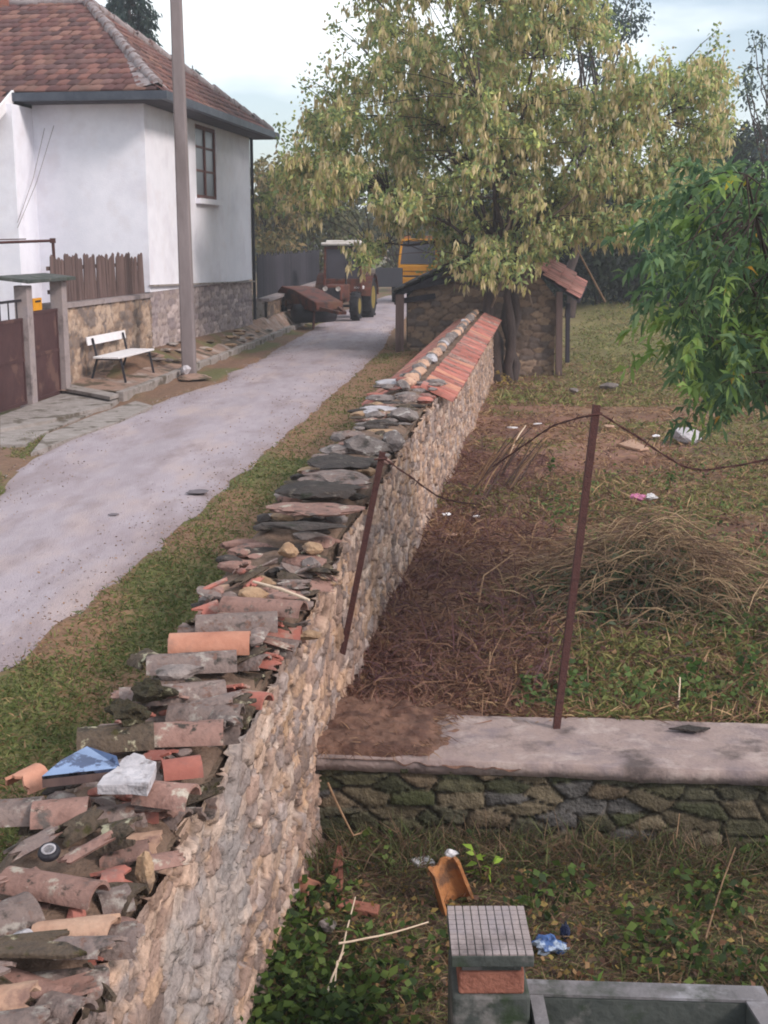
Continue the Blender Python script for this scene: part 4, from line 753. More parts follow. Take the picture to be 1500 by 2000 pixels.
k.box((0, 0.02, 1.25), (1.4, .06, .5)); k.box((0, 0.06, 2.66), (1.42, .08, .12)); k.box((0, 1.42, 2.66), (1.42, .08, .12)); k.box((0, .72, 1.05), (1.4, 1.45, .12)); cabf = k.build('cab', M['redpaint'], tr, bevel=.015)
MB().box((0, .04, 2.05), (1.28, .02, 1.1)).box((-.7, .72, 2.0), (.02, 1.3, 1.2)).box((.7, .72, 2.0), (.02, 1.3, 1.2)).box((0, 1.42, 2.05), (1.28, .02, 1.1)).build('cab_glass', M['glass2'], cabf)
k = MB(); k.box((0, .72, 2.8), (1.62, 1.75, .12)); k.box((0, .72, 2.89), (1.3, 1.4, .1)); k.build('cab_roof', M['cabwhite'], tr, bevel=.05)
MB().tube([(.3, -.9, 1.3), (.3, -.9, 2.1)], .035, 10).build('exhaust', M['black'], tr)
MB().box((.0, .8, 1.45), (.5, .5, .14)).box((0, 1.05, 1.75), (.5, .1, .6)).build('driver_seat', M['black'], tr, bevel=.03)
MB().box((.62, .05, 1.18), (.4, .12, .12)).build('side_lamp', M['white'], tr, bevel=.02)
MB().tube([(0, -1.35, .55), (.75, -1.35, .55)], .05, 8).tube([(0, -1.35, .55), (-.75, -1.35, .55)], .05, 8).tube([(-.8, .95, .78), (.8, .95, .78)], .09, 8).build('axles', M['black'], tr)
# red trailer-like implement standing in front of the tractor
im = thing('farm_machine', (-2.3, 40.0, .06), 'rusty red farm machine with a sloping hood on the pavement before the tractor', 'farm machine', rz=R(-62)); im.scale = (.92, .92, .92)
k = MB(); prof = [(-1.5, .62), (-1.55, 1.12), (-1.2, 1.3), (-.2, 1.22), (1.55, .86), (1.6, .6), (1.2, .55), (-.6, .72), (-1.1, .5)]
k.prism([(x, -.5, z) for x, z in prof], (0, 1.0, 0)); k.build('hood', M['redpaint'], im, bevel=.04)
MB().box((-1.05, -.56, .5), (.75, .06, .7)).box((-1.05, .56, .5), (.75, .06, .7)).build('side_plate', M['redpaint'], im, bevel=.02)
k = MB(); k.lathe((.35, 0, .45), [(.06, -.75), (.3, -.72), (.32, -.4), (.32, .4), (.3, .72), (.06, .75)], 'Y', 18); k.build('drum', M['black'], im)
for y in (-.62, .62): k = MB(); k.lathe((-.85, y, .36), [(.12, -.05), (.3, -.07), (.34, 0), (.3, .07), (.12, .05)], 'Y', 20); k.build('wheel', M['rubber'], im)
k = MB(); k.bar((1.5, -.35, .68), (2.5, -.1, .55), .08, .1); k.bar((1.5, .35, .68), (2.5, .1, .55), .08, .1); k.bar((2.44, -.14, .55), (2.44, .14, .55), .08, .1); k.build('drawbar', M['redpaint'], im)
for x in (-1.45, 1.35): MB().bar((x, -.45, .6), (x, -.5, 0), .06, .06).build('prop', M['iron'], im)
for dx in (0, .62):
    p = Vector((-3.1 + dx, 37.6 + dx * .6, .4)); t = MB().box((0, 0, .1), (.13, .14, .34)).box((0, 0, .29), (.16, .17, .05)).build('bollard', M['black'], loc=p, bevel=.02)
    tag(t, 'short dark stump on the pavement near the house corner' if dx == 0 else 'short dark stump on the pavement beside the red machine', 'stump')
# yellow loader beyond the shed
yl = thing('yellow_loader', (1.55, 57.5, .02), 'yellow digger with a dark windscreen on the road beyond the stone shed', 'digger', rz=R(-4))
MB().box((0, 0, 1.3), (1.75, 2.0, .62)).box((0, .3, .92), (1.5, 3.2, .3)).build('body', M['yellowpaint'], yl, bevel=.06)
MB().box((0, -1.005, 1.12), (1.7, .03, .07)).box((0, -1.005, 1.33), (1.7, .03, .025)).build('trim', M['black'], yl)
k = MB()
for x, y in [(-.84, -.8), (.84, -.8), (-.84, .9), (.84, .9)]: k.bar((x, y, 1.6), (x * .86, y * .85, 2.62), .1, .1)
k.box((0, .05, 2.66), (1.6, 1.75, .1)); cb_ = k.build('cab', M['yellowpaint'], yl, bevel=.02)
MB().add([(-.8, -.79, 1.63), (.8, -.79, 1.63), (.7, -.69, 2.6), (-.7, -.69, 2.6)], [(0, 1, 2, 3)]).add([(-.8, .85, 1.63), (.8, .85, 1.63), (.7, .75, 2.6), (-.7, .75, 2.6)], [(0, 1, 2, 3)]).box((-.78, .05, 2.1), (.02, 1.5, .95)).box((.78, .05, 2.1), (.02, 1.5, .95)).build('windscreen', M['glass2'], cb_)
for x in (-.5, .45): MB().box((x, -.6, 2.77), (.3, .12, .12)).build('roof_lamp', M['orangepot'], yl, bevel=.02)
for s in (-1, 1): wheel(yl, (s * 1.0, .6, .72), .72, .42); wheel(yl, (s * .95, -1.0, .5), .5, .35)
k = MB(); k.bar((-.6, -.9, 1.0), (-1.15, -2.2, 1.0), .12, .18); k.bar((.6, -.9, 1.0), (.0, -2.3, .9), .12, .18); k.build('loader_arm', M['yellowpaint'], yl)
k = MB(); k.prism([(-1.75, -2.2, .75), (-1.75, -2.9, .72), (-1.75, -2.75, .95), (-1.75, -2.35, 1.5), (-1.75, -2.15, 1.5)], (1.15, 0, 0)); k.build('bucket', M['black'], yl, bevel=.02)

# ------------------------------------------------------------------ stone shed at the end of the wall
SY = 31.2
shed = thing('stone_shed', (2.4, SY, -.4), 'ruined stone shed with sagging tiled roof edges at the end of the long wall', 'shed')
def sp(x, y, Y=SY): return pY(x, y, Y)
gpts = [sp(792, 705), sp(796, 580), sp(815, 560), sp(905, 512), sp(975, 478), sp(1030, 505), sp(1088, 585), sp(1085, 738)]
gxs = np.array([p.x for p in gpts]); su_ = np.arange(gpts[1].x, gpts[6].x, .035)
topz = np.interp(su_, [gpts[1].x, gpts[2].x, gpts[3].x, gpts[4].x, gpts[5].x, gpts[6].x], [gpts[1].z, gpts[2].z, gpts[3].z, gpts[4].z, gpts[5].z, gpts[6].z])
def gpos(U, V, d):
    tz = np.interp(U, su_, topz); z0 = -.75; return np.stack([U, SY - d + 0 * U, np.minimum(z0 + V, tz)], -1).reshape(-1, 3) - np.array(shed.location)
Vs, Fs, Cs = stone_sheet(su_, np.linspace(0, 3.3, 110), gpos, .3, .14, .05, 151, PALD, srgb(96, 80, 72), (.02, .18))
npmesh('gable_wall', Vs, [Fs], M['farstone'], shed, col=Cs)
k = MB(); k.prism([Vector((su_[0] + .05, SY + .06, -.8)), Vector((su_[-1] - .05, SY + .06, -.8)), Vector((su_[-1] - .05, SY + .06, gpts[6].z - .05)), Vector((gpts[4].x, SY + .06, gpts[4].z - .08)), Vector((su_[0] + .05, SY + .06, gpts[1].z - .05))], (0, 4.2, 0)); wp(k, shed, 'walls', M['farstone'])
SHP = [srgb(*c) for c in [(184, 126, 116), (194, 138, 126), (172, 118, 110), (180, 132, 122)]]
a, b = sp(1040, 520, SY - .25), sp(1132, 584, SY - .25); c2 = sp(1146, 552, SY + 2.2); d2 = sp(1060, 487, SY + 2.2)
ev_ = (a - b); eu_ = (c2 - b)
tile_plane('right_roof', b, eu_, ev_, [(0, 0), (eu_.length, 0), (eu_.length + .1, ev_.length), (0, ev_.length)], M['rooftile'], shed, tw=.2, tr=.34, pal=SHP, seed=9, th=.05)
k = MB(); k.prism([b + Vector((0, 0, -.1)), a + Vector((0, 0, -.1)), d2 + Vector((0, 0, -.1)), c2 + Vector((0, 0, -.1))], (0, 0, .05)); wp(k, shed, 'roof_boards', M['darkwood'])
pk = sp(972, 470, SY); l0, l1 = sp(768, 572, SY - .35), sp(960, 478, SY - .35); ev_ = l1 - l0; eu_ = Vector((.1, 4, -.1))
tile_plane('left_roof', l0, eu_, ev_, [(0, 0), (4.2, 0), (4.2, ev_.length), (0, ev_.length)], M['tile_moss'], shed, tw=.2, tr=.34, pal=SHP, seed=10, th=.05)
k = MB(); k.prism([l0 + Vector((0, 0, -.16)), l1 + Vector((0, 0, -.16)), l1 + Vector((0, 4.4, -.16)), l0 + Vector((0, 4.4, -.16))], (0, 0, .09)); wp(k, shed, 'left_roof_boards', M['darkwood'])
for (x0, y0, x1, y1) in [(770, 590, 850, 578), (790, 566, 905, 540)]: k = MB(); k.bar(sp(x0, y0, SY - .2), sp(x1, y1, SY - .15), .14, .12); wp(k, shed, 'beam', M['darkwood'])
for (x, yt, yb2, w_, m, Yo) in [(780, 575, 702, .2, 'oldwood', -.3), (1091, 570, 735, .15, 'oldwood', -.2), (1108, 592, 700, .1, 'darkwood', .5)]: k = MB(); k.bar(sp(x, yb2 + 8, SY + Yo), sp(x + 1, yt, SY + Yo), w_, w_); wp(k, shed, 'post', M[m])
a, b = pY(1182, 590, 36), pY(1118, 470, 36); tag(MB().tube([a, a.lerp(b, .5), b], [.03, .028, .02]).build('leaning_pole', M['twig'], loc=a), 'thin grey pole leaning over beside the shed roof', 'pole')

# ------------------------------------------------------------------ iron posts, wires
def iron_post(base, top, w_, lb):
    t = thing('iron_post', base, lb, 'post'); d = top - base; k = MB(); k.bar((0, 0, -.05), d, w_, w_ * .25); k.bar((w_ * .38, -w_ * .5, -.05), d + Vector((w_ * .38, -w_ * .5, 0)), w_ * .25, w_); k.build('angle_bar', M['iron'], t)
    MB().tube([d * .97 + Vector((-.03, -.03, 0)), d * .975 + Vector((.05, -.03, 0)), d * .97 + Vector((.04, .02, .01))], .006, 5).build('wire_tie', M['iron'], t); return base + d
pt1 = iron_post(Vector((1.06, 7.57, -.34)), pY(1160, 790, 7.6), .042, 'taller rusty angle iron post on the concrete slab, leaning right')
pt2 = iron_post(pY(655, 1312, 8.2), pY(743, 882, 7.95), .038, 'rusty angle iron post leaning out of the long wall face')
def wire(pts, lb):
    k = MB(); P = [Vector(p) for p in pts]; Q = []
    for i in range(len(P) - 1):
        for t in np.linspace(0, 1, 9)[:-1]:
            p0, p1, p2, p3 = P[max(i - 1, 0)], P[i], P[i + 1], P[min(i + 2, len(P) - 1)]; Q.append(.5 * ((2 * p1) + (p2 - p0) * t + (2 * p0 - 5 * p1 + 4 * p2 - p3) * t * t + (3 * p1 - p0 - 3 * p2 + p3) * t ** 3))
    Q.append(P[-1]); tw = [q + Vector((0, .003 * math.cos(i * 1.3), .003 * math.sin(i * 1.3))) for i, q in enumerate(Q)]
    k.tube(tw, .004, 5); k.tube([q + Vector((0, -.006 * math.cos(i * 1.3), -.006 * math.sin(i * 1.3))) for i, q in enumerate(Q)], .004, 5)
    for i in range(4, len(Q), 6): k.tube([Q[i] + Vector((-.015, 0, -.025)), Q[i] + Vector((.015, 0, .025))], .003, 4)
    tag(k.build('barbed_wire', M['iron'], loc=P[0]), lb, 'wire')
wire([pt1 + Vector((0, 0, -.06)), pY(1085, 830, 8.2), pY(1030, 865, 8.6), pY(962, 912, 9.2)], 'slack barbed wire running left from the taller post top')
wire([pt1 + Vector((0, 0, -.03)), pY(1240, 850, 7.5), pY(1340, 912, 7.35), pY(1420, 912, 7.3), pY(1560, 885, 7.2)], 'barbed wire sagging right from the taller post top to the frame edge')
wire([pt2 + Vector((0, 0, -.03)), pY(800, 930, 8.4), pY(862, 972, 9.2), pY(930, 985, 10)], 'thin wire trailing from the left post along the wall')

# ------------------------------------------------------------------ retaining wall with concrete slab
rw = thing('retaining_wall', (1.2, 7.4, -.8), 'low mossy rubble retaining wall carrying a cracked concrete slab', 'wall')
ru = np.arange(-.42, 4.6, .014); rv = np.linspace(0, .62, 46)
def rpos(U, V, d): return np.stack([U, slab_f(U) + .07 - d, -1.02 + V], -1).reshape(-1, 3) - np.array(rw.location)
Vr, Fr, Cr = stone_sheet(ru, rv, rpos, .23, .092, .045, 161, PALG, srgb(58, 50, 42), (.0, .14), .5)
npmesh('masonry', Vr, [Fr], M['stone'], rw, col=Cr)
k = MB(); k.prism([Vector((-.42, slab_f(-.42) + .09, -1.0)), Vector((4.6, slab_f(4.6) + .09, -1.0)), Vector((4.6, slab_f(4.6) + .7, -1.0)), Vector((-.42, slab_f(-.42) + .7, -1.0))], (0, 0, .6)); wp(k, rw, 'core', M['moss_concrete'])
sx = np.linspace(-.4, 4.6, 160); ty = np.linspace(0, 1, 26); SX, TY = np.meshgrid(sx, ty, indexing='ij')
fe = slab_f(SX) + (fbm(SX * 5, SX * 0, 171) - .5) * .03; be = slab_f(SX) + .76 + (fbm(SX * 4, SX * 0, 173) - .5) * .06
sz = -.335 + (fbm(SX * 3, TY * 3, 175) - .5) * .02
Vt = np.stack([SX, fe + (be - fe) * TY, sz], -1).reshape(-1, 3); nb = len(Vt); ed = np.stack([sx, fe[:, 0] + .012, -.425 + (fbm(sx * 6, sx * 0, 177) - .5) * .02], -1); ed2 = np.stack([sx, fe[:, 0] + .12, -.43 + sx * 0], -1)
i_ = np.arange(159); F1 = np.stack([i_ * 26, nb + i_, nb + i_ + 1, (i_ + 1) * 26], 1); F2 = np.stack([nb + i_, nb + 160 + i_, nb + 160 + i_ + 1, nb + i_ + 1], 1)
npmesh('slab', np.concatenate([Vt, ed, ed2]) - np.array(rw.location), [gridfaces(160, 26), F1, F2], M['slab'], rw)
# soil washed over the left end of the slab
gu, gv = np.meshgrid(np.linspace(-.42, .8, 90), np.linspace(0, 1, 60), indexing='ij'); gy_ = slab_f(gu) - .005 + gv * .86
edge_ = .22 + .25 * gv + (fbm(gu * 4, gv * 4, 181) - .5) * .9 - gu; hz_ = -.37 + .085 * smooth(-.18, .35, edge_) + (fbm(gu * 14, gv * 12, 183) - .5) * .05; hz_ = np.where(gv < .05, np.minimum(hz_, -.345), hz_)
sc_ = np.array(srgb(112, 84, 72)) + (np.array(srgb(84, 60, 52)) - np.array(srgb(112, 84, 72))) * smooth(.4, .6, fbm(gu * 9, gv * 9, 185))[..., None]
so = npmesh('soil', np.stack([gu, gy_, hz_], -1).reshape(-1, 3), [gridfaces(90, 60)], M['ground'], loc=(0, 7.5, -.33), col=sc_.reshape(-1, 3), sm=True); tag(so, kind='structure')
n_ = 1500; sx_ = RNG.uniform(-.4, .62, n_); sv_ = RNG.uniform(.0, 1, n_); kp = RNG.random(n_) < np.clip((.3 + .25 * sv_ - sx_) * 3 + .1, 0, 1); sx_, sv_ = sx_[kp], sv_[kp]
SOIL_STRAW = np.stack([sx_, slab_f(sx_) + .02 + sv_ * .82, np.full(sx_.shape, -.315)], 1)
# concrete patches chipped and twig on slab
plate('soil_clod', [pz(1305, 1425, -.32), pz(1360, 1432, -.32), pz(1388, 1424, -.32), pz(1345, 1418, -.32)], .012, M['rockdark'], 'dark earth clod on the right part of the concrete slab', 'clod', jag=.01)

# ------------------------------------------------------------------ brick pillar with gridded cap, concrete trough
pc = [pY(878, 1866, 4.6), pY(1040, 1866, 4.6)]; zc = pc[0].z; q = [pz(878, 1866, zc), pz(1040, 1866, zc), pz(1027, 1770, zc), pz(876, 1770, zc)]
ctr = sum(q, Vector()) / 4; wdt = (q[1] - q[0]).length; dpt = ((q[2] + q[3]) / 2 - (q[0] + q[1]) / 2).length
pil = thing('brick_pillar', (ctr.x, ctr.y, -1.0), 'brick pillar capped by a grey tile scored into small squares', 'pillar')
zt_ = zc + 1.0
k = MB(); k.box((0, 0, zt_ - .028), (wdt, dpt, .05)); cap = k.build('cap', M['moss_concrete'], pil, bevel=.005)
k = MB(); nx = 10; g_ = wdt / nx
for i in range(nx):
    for j in range(nx):
        gy = dpt / nx; x = -wdt / 2 + (i + .5) * g_; y = -dpt / 2 + (j + .5) * gy; e = .0022; zz = zt_ - .003 + .003
        k.box((x, y, zz), (g_ - 2 * e, gy - 2 * e, .006))
k.build('scored_tile', M['concrete'], cap)
MB().box((0, .01, zt_ - .145), (wdt * .8, dpt * .86, .1)).build('brick_course', M['brick'], pil, bevel=.008)
MB().box((0, .01, zt_ - .075), (wdt * .72, dpt * .8, .045)).build('mortar_joint', M['moss_concrete'], pil)
MB().box((0, .01, (zt_ - .195) / 2 - .1), (wdt * .95, dpt * .95, zt_ - .195 + .2)).build('shaft', M['moss_concrete'], pil, bevel=.012)
tz_ = -.42; t0 = [pz(1036, 1918, tz_), pz(1462, 1932, tz_)]
tro = thing('concrete_trough', (1.0, t0[0].y - .4, -.95), 'dark mossy concrete trough with pale rims right of the brick pillar', 'trough')
k = MB(); A_, B_ = t0[0] + Vector((-.02, 0, 0)), t0[1] + Vector((.06, 0, 0)); dn = Vector((0, 0, -.7))
def slabbox(p, q2, wv): return [p, q2, q2 + wv, p + wv]
k.prism(slabbox(A_, B_, Vector((0, -.1, 0))), dn); k.prism(slabbox(A_ + Vector((0, -.1, -.001)), A_ + Vector((0, -1.4, -.001)), Vector((.06, 0, 0))), dn); rt_ = B_ + Vector((.0, -.1, -.001)); k.prism(slabbox(rt_, rt_ + Vector((.12, -1.3, 0)), Vector((-.1, 0, 0))), dn); k.prism(slabbox(A_ + Vector((.06, -1.3, -.001)), A_ + Vector((1.5, -1.3, -.001)), Vector((0, -.1, 0))), dn)
wp(k, tro, 'basin', M['moss_concrete'], bevel=.012)
k = MB(); k.prism(slabbox(A_ + Vector((.0, .004, 0)), B_ + Vector((0, .004, 0)), Vector((0, -.108, 0))), (0, 0, .012)); k.prism(slabbox(rt_ + Vector((0, -.004, 0)), rt_ + Vector((.12, -1.3, 0)), Vector((-.1, 0, 0))), (0, 0, .012)); k.prism(slabbox(A_ + Vector((.004, -.112, 0)), A_ + Vector((.004, -1.4, 0)), Vector((.056, 0, 0))), (0, 0, .012)); wp(k, tro, 'rim', M['rimstone'])
k = MB(); k.box((1.0, t0[0].y - .75, tz_ - .45), (1.4, 1.3, .05)); wp(k, tro, 'floor', M['moss_concrete'])

# ------------------------------------------------------------------ vegetation
def unit(a): return a / np.maximum(np.linalg.norm(a, axis=-1, keepdims=True), 1e-9)
def leaves(name, C, D, Ln, Wd, col, m, parent=None, droop=0.0, loc=None, kind=None):
    """one mesh of leaf-shaped faces: bases C, tip directions D, lengths, widths, colours; two bent segments each"""
    C = np.asarray(C); n = len(C); D = unit(np.asarray(D, float)); rv = unit(RNG.normal(size=(n, 3))); S = unit(np.cross(D, rv)); Ln = np.broadcast_to(Ln, n)[:, None]; Wd = np.broadcast_to(Wd, n)[:, None]
    dn = np.zeros((n, 3)); dn[:, 2] = -1; D2 = unit(D + dn * droop); mid = C + D * Ln * .45; tip = mid + D2 * Ln * .55
    V = np.stack([C, mid - S * Wd / 2, mid + S * Wd / 2, tip], 1).reshape(-1, 3); b = np.arange(n) * 4
    F = np.concatenate([np.stack([b, b + 2, b + 1], 1), np.stack([b + 1, b + 2, b + 3], 1)])
    if parent is not None: V = V - np.array(parent.location)
    o = npmesh(name, V, [F], m, parent, loc, col=np.repeat(np.asarray(col), 4, 0))
    if kind: o['kind'] = kind
    return o
def colmix(n, cols, wts=None, var=.2):
    c = np.array([srgb(*k) for k in cols]); k = RNG.choice(len(c), n, p=None if wts is None else np.array(wts) / sum(wts)); return c[k] * RNG.uniform(1 - var, 1 + var, (n, 1))
def sample_poly(P, n, seed):
    rng = np.random.default_rng(seed); P = np.array(P, float); out = np.zeros((0, 2))
    while len(out) < n:
        q = rng.uniform(P.min(0), P.max(0), (n * 2, 2)); out = np.concatenate([out, q[inpoly(q[:, 0], q[:, 1], [tuple(p) for p in P])]])
    return out[:n]
def limb(mb, a, b, r0, r1, sag=0, seed=0, n=6):
    rnd = random.Random(seed); a = Vector(a); b = Vector(b); L_ = (b - a).length; pts = []
    for i in range(n + 1):
        t = i / n; p = a.lerp(b, t); k = math.sin(math.pi * t); p += Vector((rnd.uniform(-.05, .05) * L_ * k, rnd.uniform(-.05, .05) * L_ * k, sag * k * L_ + rnd.uniform(-.03, .03) * L_ * k)); pts.append(p)
    mb.tube(pts, [r0 + (r1 - r0) * i / n for i in range(n + 1)], 7); return pts
def cloud_tree(name, label, base, poly, Yc, Yr, nclump, per, crad, lsize, cols, wts, seed, group=None, cat='tree', seeds=None, trunk_r=.18, fork=None, barkm='bark', hang=.5, stems=1, lw=.55, show=True):
    t = thing(name, base, label, cat, group); base = Vector(base); P2 = sample_poly(poly, nclump, seed); rng = np.random.default_rng(seed + 1)
    cy = np.mean([p[0] for p in poly]); hw = (max(p[0] for p in poly) - min(p[0] for p in poly)) / 2
    dep = np.sqrt(np.clip(1 - ((P2[:, 0] - cy) / hw) ** 2 * .8, .1, 1)) * Yr; Ys = Yc + rng.uniform(-1, 1, nclump) * dep
    CC = np.array([pY(x, y, Y) for (x, y), Y in zip(P2, Ys)])
    mb = MB(); top = np.array(fork if fork is not None else (base + Vector((0, 0, 2))))
    k = MB()
    for s in range(stems):
        o = Vector((rng.uniform(-.18, .18), rng.uniform(-.15, .15), 0)) * (stems > 1)
        limb(k, base + o - Vector((0, 0, .2)), Vector(top) + o * 2.5, trunk_r * (1 if s == 0 else .6), trunk_r * (.6 if s == 0 else .4), seed=seed + s)
    k.v = [v - base for v in k.v]; k.build('trunk', M[barkm], t)
    # limbs: a few mains towards far clumps, then side branches from the nearest main
    order = np.argsort(-np.linalg.norm(CC - top, axis=1)); mains = []; k = MB()
    for i in order[:: max(1, nclump // 14)][:14]: mains.append(limb(k, Vector(top) - Vector((0, 0, rng.uniform(0, .8))), CC[i], trunk_r * .3, .012, .06, seed + int(i)))
    mp_pts = [p for mm in mains for p in mm[1:]]; arr = np.array([tuple(p) for p in mp_pts])
    for c in CC: j = np.argmin(np.linalg.norm(arr - c, axis=1) + (arr[:, 2] > c[2] + .3) * .6); limb(k, mp_pts[j], c, .014, .005, .05, seed, 3)
    k.v = [v - base for v in k.v]; k.build('branches', M[barkm], t)
    n = nclump * per; ci = np.repeat(np.arange(nclump), per); g = rng.normal(size=(n, 3)); g = unit(g) * (rng.uniform(0, 1, (n, 1)) ** .6)
    sc = crad * rng.uniform(.6, 1.35, nclump)[ci][:, None]; pos = CC[ci] + g * sc * np.array([1, 1, .8]); tint = rng.uniform(.75, 1.2, nclump)[ci][:, None]
    D = rng.normal(size=(n, 3)) + g * .5; D[:, 2] -= hang
    leaves('foliage', pos, D, lsize * rng.uniform(.4, 1.6, n), lsize * lw * rng.uniform(.7, 1.2, n), colmix(n, cols, wts) * tint, M['leaf'], t, droop=.4)
    if seeds:
        ns = int(nclump * seeds[0]); si = rng.integers(0, nclump, ns); sp_ = CC[si] + unit(rng.normal(size=(ns, 3))) * crad * rng.uniform(.3, 1.05, (ns, 1)); q = seeds[1]; ii = np.repeat(np.arange(ns), q)
        pp = sp_[ii] + rng.normal(size=(ns * q, 3)) * np.array([.035, .035, .05]); Dd = rng.normal(size=(ns * q, 3)) * .22; Dd[:, 2] -= 1
        leaves('seed_clusters', pp, Dd, seeds[2] * rng.uniform(.6, 1.2, ns * q), seeds[2] * .3, colmix(ns * q, seeds[3], var=.15) * rng.uniform(.8, 1.15, ns)[ii][:, None], M['seed'], t, droop=.2)
    return t
BE = [(158, 168, 110), (132, 150, 100), (176, 180, 118), (112, 132, 92), (198, 204, 124)]
crown = [(700, -120), (690, 10), (735, 60), (750, 110), (690, 118), (645, 140), (660, 165), (612, 180), (592, 240), (610, 290), (560, 300), (508, 335), (515, 400), (600, 410), (640, 405), (672, 430), (684, 510), (748, 520), (764, 440), (850, 445), (862, 520), (890, 545), (960, 555), (1040, 530), (1090, 490), (1180, 455), (1250, 470), (1330, 420), (1370, 350), (1425, 310), (1420, 240), (1400, 130), (1360, 130), (1300, 120), (1250, 130), (1195, 100), (1175, 20), (1160, -120), (1080, -330), (900, -380), (760, -300)]
base_t = (2.86, 30.1, -.55)
cloud_tree('box_elder_tree', 'large yellow green box elder hung with tan seed clusters over the shed', base_t, crown, 31.2, 3.4, 620, 115, .5, .13, BE, [4, 3, 3, 2, 1.2], 21, seeds=(9, 8, .21, [(214, 194, 150), (198, 182, 138), (224, 206, 166), (196, 186, 126)]), trunk_r=.2, fork=(2.75, 30.3, 2.4), stems=4, hang=.7)
# sparse outer sprays against the sky
sp2 = [(650, 45), (662, 60), (668, 95), (600, 150), (598, 170), (612, 185), (640, 120), (628, 160), (550, 245), (556, 270), (590, 210), (603, 250), (1398, 62), (1405, 85), (1385, 105), (1300, 105), (1372, 130), (1410, 120), (1428, 150), (1250, 150), (700, 80), (720, 30), (1420, 210), (1440, 240)]
st = bpy.data.objects['box_elder_tree']; PP = []; rng = np.random.default_rng(5)
for i, (x, y) in enumerate(sp2):
    Y = 31 + rng.uniform(-1.5, 1.5); p = pY(x, y, Y); q = pY(x + (70 if x < 900 else -60), y + 60, Y); k = MB(); k.tube([q, q.lerp(p, .5) + Vector((0, 0, .05)), p], [.014, .01, .005], 5); k.v = [v - st.location for v in k.v]; k.build('outer_branch', M['bark'], st)
    for j in range(26): PP.append(tuple(p + Vector((rng.normal() * .13, rng.normal() * .2, rng.normal() * .16))))
PP = np.array(PP); n = len(PP); D = rng.normal(size=(n, 3)); D[:, 2] -= .8
leaves('outer_foliage', PP, D, .12 * rng.uniform(.6, 1.3, n), .07, colmix(n, BE + [(180, 152, 112)]), M['leaf'], st)
# pale dead limb crossing in front of the crown
k = MB(); limb(k, pY(985, 455, 29.2), pY(1040, 362, 28.6), .035, .02, 0, 3); limb(k, pY(1180, 330, 29), pY(1080, 420, 29.5), .02, .03, -.05, 4); limb(k, pY(960, 600, 29.9), pY(1000, 470, 29.5), .03, .02, 0, 9); limb(k, pY(1040, 600, 29.9), pY(1010, 470, 29.5), .02, .02, 0, 11); k.v = [v - st.location for v in k.v]; k.build('bare_limb', M['barklight'], st)

GB = 'trees rising beyond the yard'
cloud_tree('bluish_tree', 'bluish green tree showing behind the top right of the box elder', (6.6, 46, .2), [(1120, -200), (1230, -150), (1262, 10), (1250, 70), (1215, 110), (1150, 180), (1080, 140)], 46, 2.2, 70, 60, .6, .16, [(62, 78, 84), (78, 94, 92), (90, 104, 88)], None, 31, trunk_r=.2, fork=(6.8, 46, 5))
cloud_tree('slender_tree', 'thin bluish tree with sparse leaves at the right edge, standing behind the peach tree', (10.6, 36, .0), [(1440, 180), (1470, 60), (1520, 60), (1560, 200), (1540, 330), (1470, 330), (1455, 260)], 36, 1.2, 34, 26, .3, .13, [(70, 84, 92), (86, 98, 92), (104, 112, 84)], None, 33, trunk_r=.09, fork=(10.75, 36, 3.6))
BC = {'d': [(40, 50, 38), (52, 62, 44), (32, 40, 36)], 'm': [(100, 102, 70), (84, 90, 64), (118, 110, 76)], 'o': [(116, 112, 74), (140, 128, 84), (100, 98, 70), (160, 136, 96)]}
for (lb, poly, Y, bx, cc, nC) in [
        ('olive bush with brownish leaves beside the white house wall above the plank fence', [(488, 500), (490, 320), (530, 300), (570, 320), (590, 500)], 57, 520, 'o', 46),
        ('dense dark olive bush above the plank fence left of the tractor cab', [(560, 520), (560, 340), (620, 320), (680, 360), (690, 520)], 60, 620, 'm', 46),
        ('broad olive tree behind the yellow digger', [(680, 540), (660, 360), (760, 300), (880, 340), (900, 540)], 70, 780, 'm', 70),
        ('dark bush behind the box elder trunk', [(880, 560), (870, 400), (980, 360), (1080, 400), (1090, 560)], 56, 980, 'd', 110),
        ('very dark green bush right of the shed roof', [(1090, 575), (1100, 400), (1180, 360), (1250, 390), (1250, 565)], 50, 1170, 'd', 130),
        ('dark bush left of the peach tree at the back of the yard', [(1220, 570), (1215, 400), (1290, 320), (1370, 330), (1380, 565)], 52, 1300, 'd', 170),
        ('greyish bush at the back of the yard behind the peach tree', [(1350, 570), (1350, 320), (1430, 260), (1530, 250), (1600, 570)], 54, 1440, 'd', 200)]:
    b = pY(bx, 560, Y); cloud_tree('bush', lb, (b.x, Y, zat(b.x, Y) if bx > 900 else .1), poly, Y, 2.5, nC, 75, .95, .27, BC[cc], None, int(bx), cat='bush', trunk_r=.12, fork=(b.x, Y, 1.4))
# a far wood closing the view
P2 = np.stack([RNG.uniform(-45, 70, 900), RNG.uniform(92, 120, 900), RNG.uniform(0, 4.6, 900)], 1); P2[:, 2] += .5 + 1.6 * fbm(P2[:, 0] * .08, P2[:, 1] * 0, 7) - .8; ci = np.repeat(np.arange(900), 26); pos = P2[ci] + unit(RNG.normal(size=(len(ci), 3))) * RNG.uniform(.2, 1.8, (len(ci), 1))
tag(leaves('far_wood', pos, RNG.normal(size=pos.shape), .8, .55, colmix(len(pos), [(70, 78, 62), (86, 90, 66), (58, 66, 58), (98, 96, 66)]) * RNG.uniform(.8, 1.15, 900)[ci][:, None], M['leaf']), 'far wood closing the view beyond the yard', 'wood', kind='stuff')

